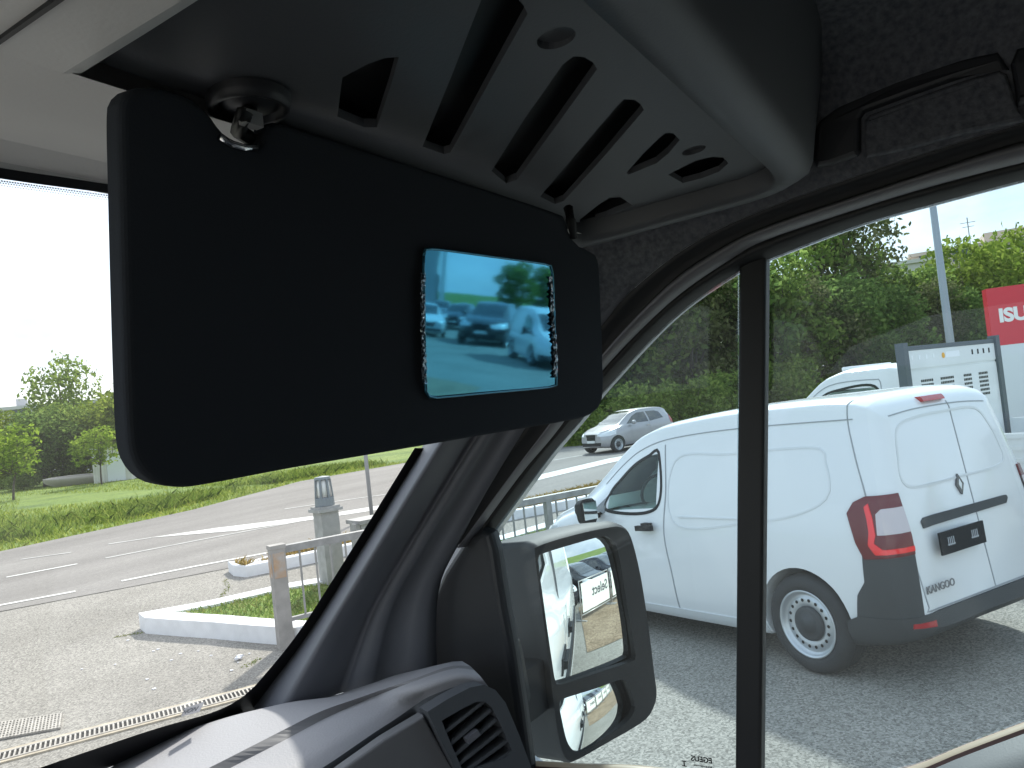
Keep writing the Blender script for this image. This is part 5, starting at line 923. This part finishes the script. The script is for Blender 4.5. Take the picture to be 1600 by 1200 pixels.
def clip(P, sgn):
    R = []; f_ = lambda p: sgn*(p[0]-dv(p[1])+0.012)
    for a, b in zip(P, P[1:]+P[:1]):
        fa, fb = f_(a), f_(b)
        if fa >= 0: R.append(a)
        if fa*fb < 0: t = fa/(fa-fb); R.append((a[0]+(b[0]-a[0])*t, a[1]+(b[1]-a[1])*t))
    return R
qpoly, dpoly = clip(hole, 1), clip(hole, -1)
qw = plate('quarter_window', qpoly, [], lambda y, z: (XG+0.006, y, z), (0.004, 0, 0), dr_glass, van); plate('door_window', dpoly, [], lambda y, z: (XG+0.004, y, z), (0.004, 0, 0), dr_glass, van)
dvp = [at_x(a, b, XG-0.004) for a, b in ((1155, 414), (1176, 404), (1197, 396), (1193, 800), (1189, 1225), (1148, 1225), (1151, 800))]; pillow('window_divider', dvp, (-1, 0, 0), 0.02, 0.004, seal_m, van)
put_text('glass_marking', 'EGEUS', 0.0095, frit_m, at_x(1096, 1187, XG+0.004), (0, 1, 0), (0, -0.04, 1), qw, 0.0002, 0.0003)
gm_ = MB(); c = at_x(1069, 1193, XG+0.004)
for dz in (0.003, -0.003): gm_.box((c[0], c[1], c[2]+dz), (0.0004, 0.006, 0.0014))
gm_.box(c, (0.0004, 0.0016, 0.006)); c = at_x(1098, 1193, XG+0.004)
for i in range(14): gm_.box((c[0], c[1]-0.011+i*0.0017, c[2]-0.0035), (0.0004, 0.0011, random.uniform(0.0012, 0.003)))
gm_.build('glass_marking', frit_m, qw)
# door top (belt trim)
bl1 = [(826, 1190), (900, 1194), (1000, 1198), (1150, 1216), (1300, 1228), (1420, 1200), (1500, 1168), (1600, 1130), (1800, 1056)]
b3 = smooth_poly(cx_(bl1, XG-0.003), 50)
strip('door_belt_seal', [b3+np.array([0.012, 0, -0.004]), b3, b3+np.array([-0.006, 0, -0.003])], mat('belt_edge', (0.35, 0.27, 0.18), 0.4), van)
strip('door_belt_line', [b3+np.array([-0.006, 0, -0.003]), b3+np.array([-0.010, 0, -0.007])], mat('belt_line_brown', (0.06, 0.022, 0.018), 0.5), van)
strip('door_top', [b3+np.array([-0.010, 0, -0.006]), b3+np.array([-0.030, 0, -0.010]), b3+np.array([-0.055, 0, -0.018]), b3+np.array([-0.075, 0, -0.036]), b3+np.array([-0.085, 0, -0.07]), b3+np.array([-0.07, 0, -0.5])], trim_mid, van)
# dashboard
RA = [(60, 1228), (138, 1200), (304, 1137), (439, 1100), (540, 1085), (640, 1055), (695, 1036), (722, 1033)]; zA = [1.685, 1.685, 1.69, 1.70, 1.71, 1.735, 1.745, 1.742]
RB = [(215, 1255), (326, 1200), (440, 1142), (500, 1112), (556, 1092), (645, 1061), (703, 1041), (735, 1041)]; zB = [1.70, 1.70, 1.705, 1.71, 1.716, 1.737, 1.746, 1.742]
RC = [(250, 1260), (360, 1200), (440, 1159), (505, 1124), (566, 1096), (648, 1064), (707, 1045), (741, 1047)]; zC = [1.692, 1.692, 1.697, 1.70, 1.71, 1.736, 1.746, 1.741]
RD = [(290, 1262), (388, 1200), (474, 1150), (532, 1117), (590, 1092), (653, 1068), (712, 1050), (750, 1056)]; zD = [1.694, 1.694, 1.70, 1.705, 1.715, 1.737, 1.745, 1.738]
RE = [(345, 1262), (446, 1200), (527, 1149), (576, 1119), (620, 1096), (663, 1076), (718, 1058), (758, 1066)]; zE = [1.697, 1.697, 1.703, 1.708, 1.716, 1.734, 1.742, 1.732]
RF = [(400, 1262), (505, 1199), (580, 1148), (620, 1122), (650, 1101), (676, 1086), (727, 1070), (766, 1082)]; zF = [1.688, 1.688, 1.695, 1.70, 1.708, 1.724, 1.731, 1.718]
rows_ = [smooth_poly([at_z(a, b, z) for (a, b), z in zip(Rr, Z_)], 40) for Rr, Z_ in ((RA, zA), (RB, zB), (RC, zC), (RD, zD), (RE, zE), (RF, zF))]
dn = np.array([0, -0.004, -0.012]); far_ = rows_[0]+np.array([0.02, 0.10, -0.03])
db = strip('dashboard', [far_]+[rows_[0]]+[rows_[1]], dash_m, van); strip('tray_step', [rows_[1], rows_[2]], mat('dash_step_shade', (0.20, 0.195, 0.2), 0.6), db, smooth=False)  # step face: dash grey darkened, its shade is put into the colour
strip('dash_roll', [rows_[2], rows_[3], rows_[4], rows_[5]*0.6+rows_[4]*0.4+np.array([0, 0, 0.003]), rows_[5]], dash_m, db)
strip('dash_face', [rows_[5], rows_[5]+dn, rows_[5]+np.array([0, 0.004, -0.016]), rows_[5]+np.array([0, 0.0, -0.022]), rows_[5]+np.array([0.0, -0.004, -0.06]), rows_[5]+np.array([0, 0.02, -0.40])], trim_mid, db)
vp = lambda a, b, d=0.915: at_d(a, b, d)
vo_ = [(668, 1112), (700, 1092), (735, 1074), (757, 1070), (774, 1078), (790, 1098), (812, 1150), (836, 1215), (722, 1222), (690, 1160)]; vi_ = [(690, 1126), (718, 1110), (743, 1097), (757, 1096), (768, 1104), (784, 1135), (800, 1172), (792, 1184), (724, 1206), (706, 1165)]
Vn = -_f; base = at_d(740, 1140, 0.915); vr, vu = _r, _u
loc2 = lambda a, b: (float((at_d(a, b, 0.915)-base)@vr), float((at_d(a, b, 0.915)-base)@vu))
vt = np.array([0.55, 0.80, 0.0]); nvent = np.array([-0.52, -0.84, 0.12]); nvent /= np.linalg.norm(nvent)
vpl = lambda a, b, o=0.0: at_pl(a, b, base-nvent*o, nvent)
ux = np.cross((0, 0, 1), nvent); ux /= np.linalg.norm(ux); uy = np.cross(nvent, ux)
to2 = lambda a, b: (float((vpl(a, b)-base)@ux), float((vpl(a, b)-base)@uy)); bk = lambda u, v: base+ux*u+uy*v
av = plate('air_vent', [to2(*p) for p in vo_], [[to2(*p) for p in vi_]], bk, -nvent*0.03, trim_mid, van)
plate('vent_back', [to2(*p) for p in vi_], [], lambda u, v: bk(u, v)-nvent*0.028, -nvent*0.002, dark, av)
for a, b in (((686, 1146), (752, 1094)), ((700, 1160), (763, 1107)), ((706, 1178), (771, 1122)), ((712, 1192), (780, 1138)), ((722, 1203), (788, 1155)), ((745, 1203), (795, 1172))):
    MB().bar(vpl(*a, 0.012), vpl(*b, 0.012), 0.004, 0.018, up=tuple(nvent)).build('slat', trim_mid, av)
MB().bar(vpl(728, 1157, 0.0), vpl(746, 1143, 0.0), 0.007, 0.012, up=tuple(nvent)).build('vent_tab', strip_m, av)
pillow('glovebox_lid', [vpl(a, b, 0.012) for a, b in ((662, 1118), (690, 1168), (714, 1215), (560, 1262), (500, 1240), (520, 1212), (600, 1155))], nvent, 0.02, 0.004, mat('glovebox_grey', (0.13, 0.13, 0.135), 0.5, bump=0.12, bscale=420, bdist=0.001), db)
# door mirror
mn = np.array([-sin(radians(32.5)), -cos(radians(32.5)), 0.02]); mn /= np.linalg.norm(mn); mp0 = at_d(925, 1000, 1.30); mux = np.cross((0, 0, 1), mn); mux /= np.linalg.norm(mux); mux = -mux if mux[0] < 0 else mux; muy = np.cross(mn, mux); muy = -muy if muy[2] < 0 else muy
m2 = lambda a, b: (float((at_pl(a, b, mp0, mn)-mp0)@mux), float((at_pl(a, b, mp0, mn)-mp0)@muy)); m3 = lambda u, v, o=0.0: mp0+mux*u+muy*v+mn*o
fo = smooth_poly([(836, 866), (845, 852), (905, 834), (960, 823), (975, 826), (986, 840), (1000, 895), (1012, 970), (1022, 1050), (1026, 1085), (1020, 1108), (1004, 1128), (950, 1160), (900, 1188), (888, 1188), (878, 1172), (868, 1120), (852, 990)], 90, True)
up_g = smooth_poly([(841, 875), (846, 866), (900, 849), (942, 838), (955, 842), (966, 862), (980, 945), (993, 1022), (990, 1032), (940, 1049), (880, 1069), (869, 1068), (862, 1030), (850, 945)], 60, True); lo_g = smooth_poly([(874, 1100), (880, 1092), (930, 1076), (970, 1062), (980, 1068), (990, 1095), (992, 1108), (980, 1128), (945, 1152), (908, 1174), (897, 1174), (886, 1158), (878, 1125)], 50, True)
F2 = [m2(*p) for p in fo]; U2 = [m2(*p) for p in up_g]; W2 = [m2(*p) for p in lo_g]
mir = thing('x', None, None) if False else None
hous = plate('side_mirror', F2, [U2, W2], m3, -mn*0.012, black_pl, van)
cF = np.mean(F2, 0); rowsM = []
for sc, dp, dx in ((1.0, 0.0, 0), (1.025, -0.008, 0), (1.04, -0.03, 0), (1.03, -0.07, -0.03), (0.98, -0.115, -0.055), (0.80, -0.15, -0.06), (0.35, -0.165, -0.06)):
    rowsM.append([m3(cF[0]+(p[0]-cF[0])*sc+dx, cF[1]+(p[1]-cF[1])*sc, dp-0.0005) for p in F2]+[m3(cF[0]+(F2[0][0]-cF[0])*sc+dx, cF[1]+(F2[0][1]-cF[1])*sc, dp-0.0005)])
strip('mirror_shell', rowsM, mat('mirror_shell_plastic', (0.03, 0.031, 0.034), 0.6, spec=0.3, bump=0.15, bscale=500, bdist=0.001), hous)
def convex(name, loop, R, tx, ty, depth):
    c = np.mean(loop, 0); fine = grid_in(loop, 0.0045); vo, F_ = cdt(loop, (), fine); v = []
    for p in vo:
        u, w_ = p[0]-c[0], p[1]-c[1]; v.append(m3(p[0], p[1], -depth-(u*u+w_*w_)/(2*R)+tx*u+ty*w_))
    me = mesh(name, v, F_, mirror_m, True); bm = bmesh.new(); bm.from_mesh(me)
    for f_ in bm.faces:
        if f_.normal.dot(Vector(mn)) < 0: f_.normal_flip()
    bm.to_mesh(me); bm.free(); me.shade_smooth(); return link(name, me, hous)
convex('mirror_glass', U2, 1.10, -0.036, -0.012, 0.007); convex('wide_angle_glass', W2, 0.27, -0.11, -0.07, 0.003)
ap = [at_x(a, b, 0.955) for a, b in ((780, 1000), (800, 1005), (822, 1100), (820, 1140), (808, 1090))]; pillow('mirror_arm_cover', [at_x(a, b, 0.965) for a, b in ((792, 1010), (808, 1008), (814, 1030), (826, 1100), (822, 1108), (812, 1108))], (-0.9, -0.4, 0), 0.03, 0.004, black_pl, hous)
MB().bar(at_x(780, 1110, 0.97)+np.array([0,0.03,0]), m3(-0.05, -0.06, -0.10), 0.09, 0.08).build('mirror_arm', black_pl, hous)
# sun visor with vanity mirror still under its blue film
tl = radians(7.3); ps = radians(3.0); vis_p, vis_n = np.array([0.50, 0.334, 2.16]), np.array([-sin(ps)*cos(tl), -cos(ps)*cos(tl), -sin(tl)])
vv = lambda a, b, o=0.0: at_pl(a, b, vis_p+vis_n*o, vis_n)
vl = smooth_poly([(189, 175), (196, 148), (215, 136), (255, 137), (300, 152), (328, 176), (350, 205), (378, 222), (404, 230), (415, 214), (420, 199), (436, 191), (560, 230), (720, 282), (868, 331), (884, 343), (892, 366), (905, 383), (926, 393), (936, 408), (940, 470), (943, 560), (944, 605), (940, 632), (925, 648), (895, 657), (750, 682), (600, 708), (450, 734), (330, 757), (285, 762), (245, 755), (220, 735), (206, 705), (201, 650), (196, 500), (191, 300)], 170, True)
vis = pillow('sun_visor', [vv(*p) for p in vl], vis_n, 0.013, 0.004, visor_m, van, 4)
film_blue = mat('blue_film_mirror', (0.09, 0.37, 0.54), 0.035, 1.0, bump=0.06, bscale=14, bdist=0.001)
vanl = smooth_poly([(662, 400), (668, 391), (680, 389), (770, 401), (850, 412), (860, 416), (863, 430), (866, 510), (869, 592), (866, 602), (850, 606), (760, 614), (682, 621), (670, 619), (665, 606), (663, 500)], 70, True)
me = plate('vanity_mirror', [(0, 0)]*0 or [tuple(p) for p in vanl], [], lambda a, b: vv(a, b, 0.0015), vis_n*0.0015, film_blue, vis)
silverf = mat('wrinkled_film', (0.26, 0.32, 0.37), 0.2, 0.8)
def wrinkle(pts, wd, nm):
    P = smooth_poly(pts, 46); rows = []
    for k in range(5):
        rows.append([vv(p[0]+(k/4-0.5)*wd+random.uniform(-0.8, 0.8), p[1]+random.uniform(-0.6, 0.6), 0.003+0.0028*random.random()*(1 if 0 < k < 4 else 0.3)) for p in P])
    strip(nm, rows, silverf, vis, smooth=False)
wrinkle([(661, 425), (661, 500), (664, 600)], 8, 'film_edge'); wrinkle([(861, 432), (864, 500), (868, 560), (867, 590)], 7, 'film_edge')
nf = glass('clear_film_rim', (0.35, 0.62, 0.75), (0.8, 0.95, 1), 0.05, 1.6)
MB().tube([Vector(vv(p[0], p[1], 0.003)) for p in list(vanl)+[vanl[0]]], 0.0012, 6).build('mirror_rim', mat('blue_rim', (0.05, 0.20, 0.30), 0.15, 0.6), vis, True)
hin = MB(); c = spx(388, 152); hin.lathe([(0.0, -0.007), (0.012, -0.007), (0.015, -0.005), (0.019, -0.0045), (0.0195, -0.008), (0.0225, -0.008), (0.0235, -0.003), (0.024, 0.001)], 32, 'z', c); hn = hin.build('hinge', trim_dark, vis, True)
MB().tube([Vector(c)+Vector((0, 0, -0.008)), Vector(vv(382, 176, 0.016)), Vector(vv(372, 205, -0.010)), Vector(vv(392, 217, -0.010))], 0.0045, 8).build('hinge_rod', seal_m, vis, True)
MB().box(vv(392, 186, 0.008), (0.012, 0.006, 0.008)).build('hinge_clip', mat('clip_grey', (0.35, 0.35, 0.35), 0.4), vis)
MB().tube([Vector(vv(343, 214, 0.003)), Vector(vv(360, 225, 0.003)), Vector(vv(380, 231, 0.003)), Vector(vv(400, 231, 0.003))], 0.0022, 8).build('hinge_pin', chrome, vis, True)
MB().tube([Vector(vv(888, 326, -0.004)), Vector(vv(892, 345, 0.004)), Vector(vv(897, 372, 0.003))], [0.005, 0.0048, 0.0035], 8).build('retaining_clip', black_pl, vis, True)
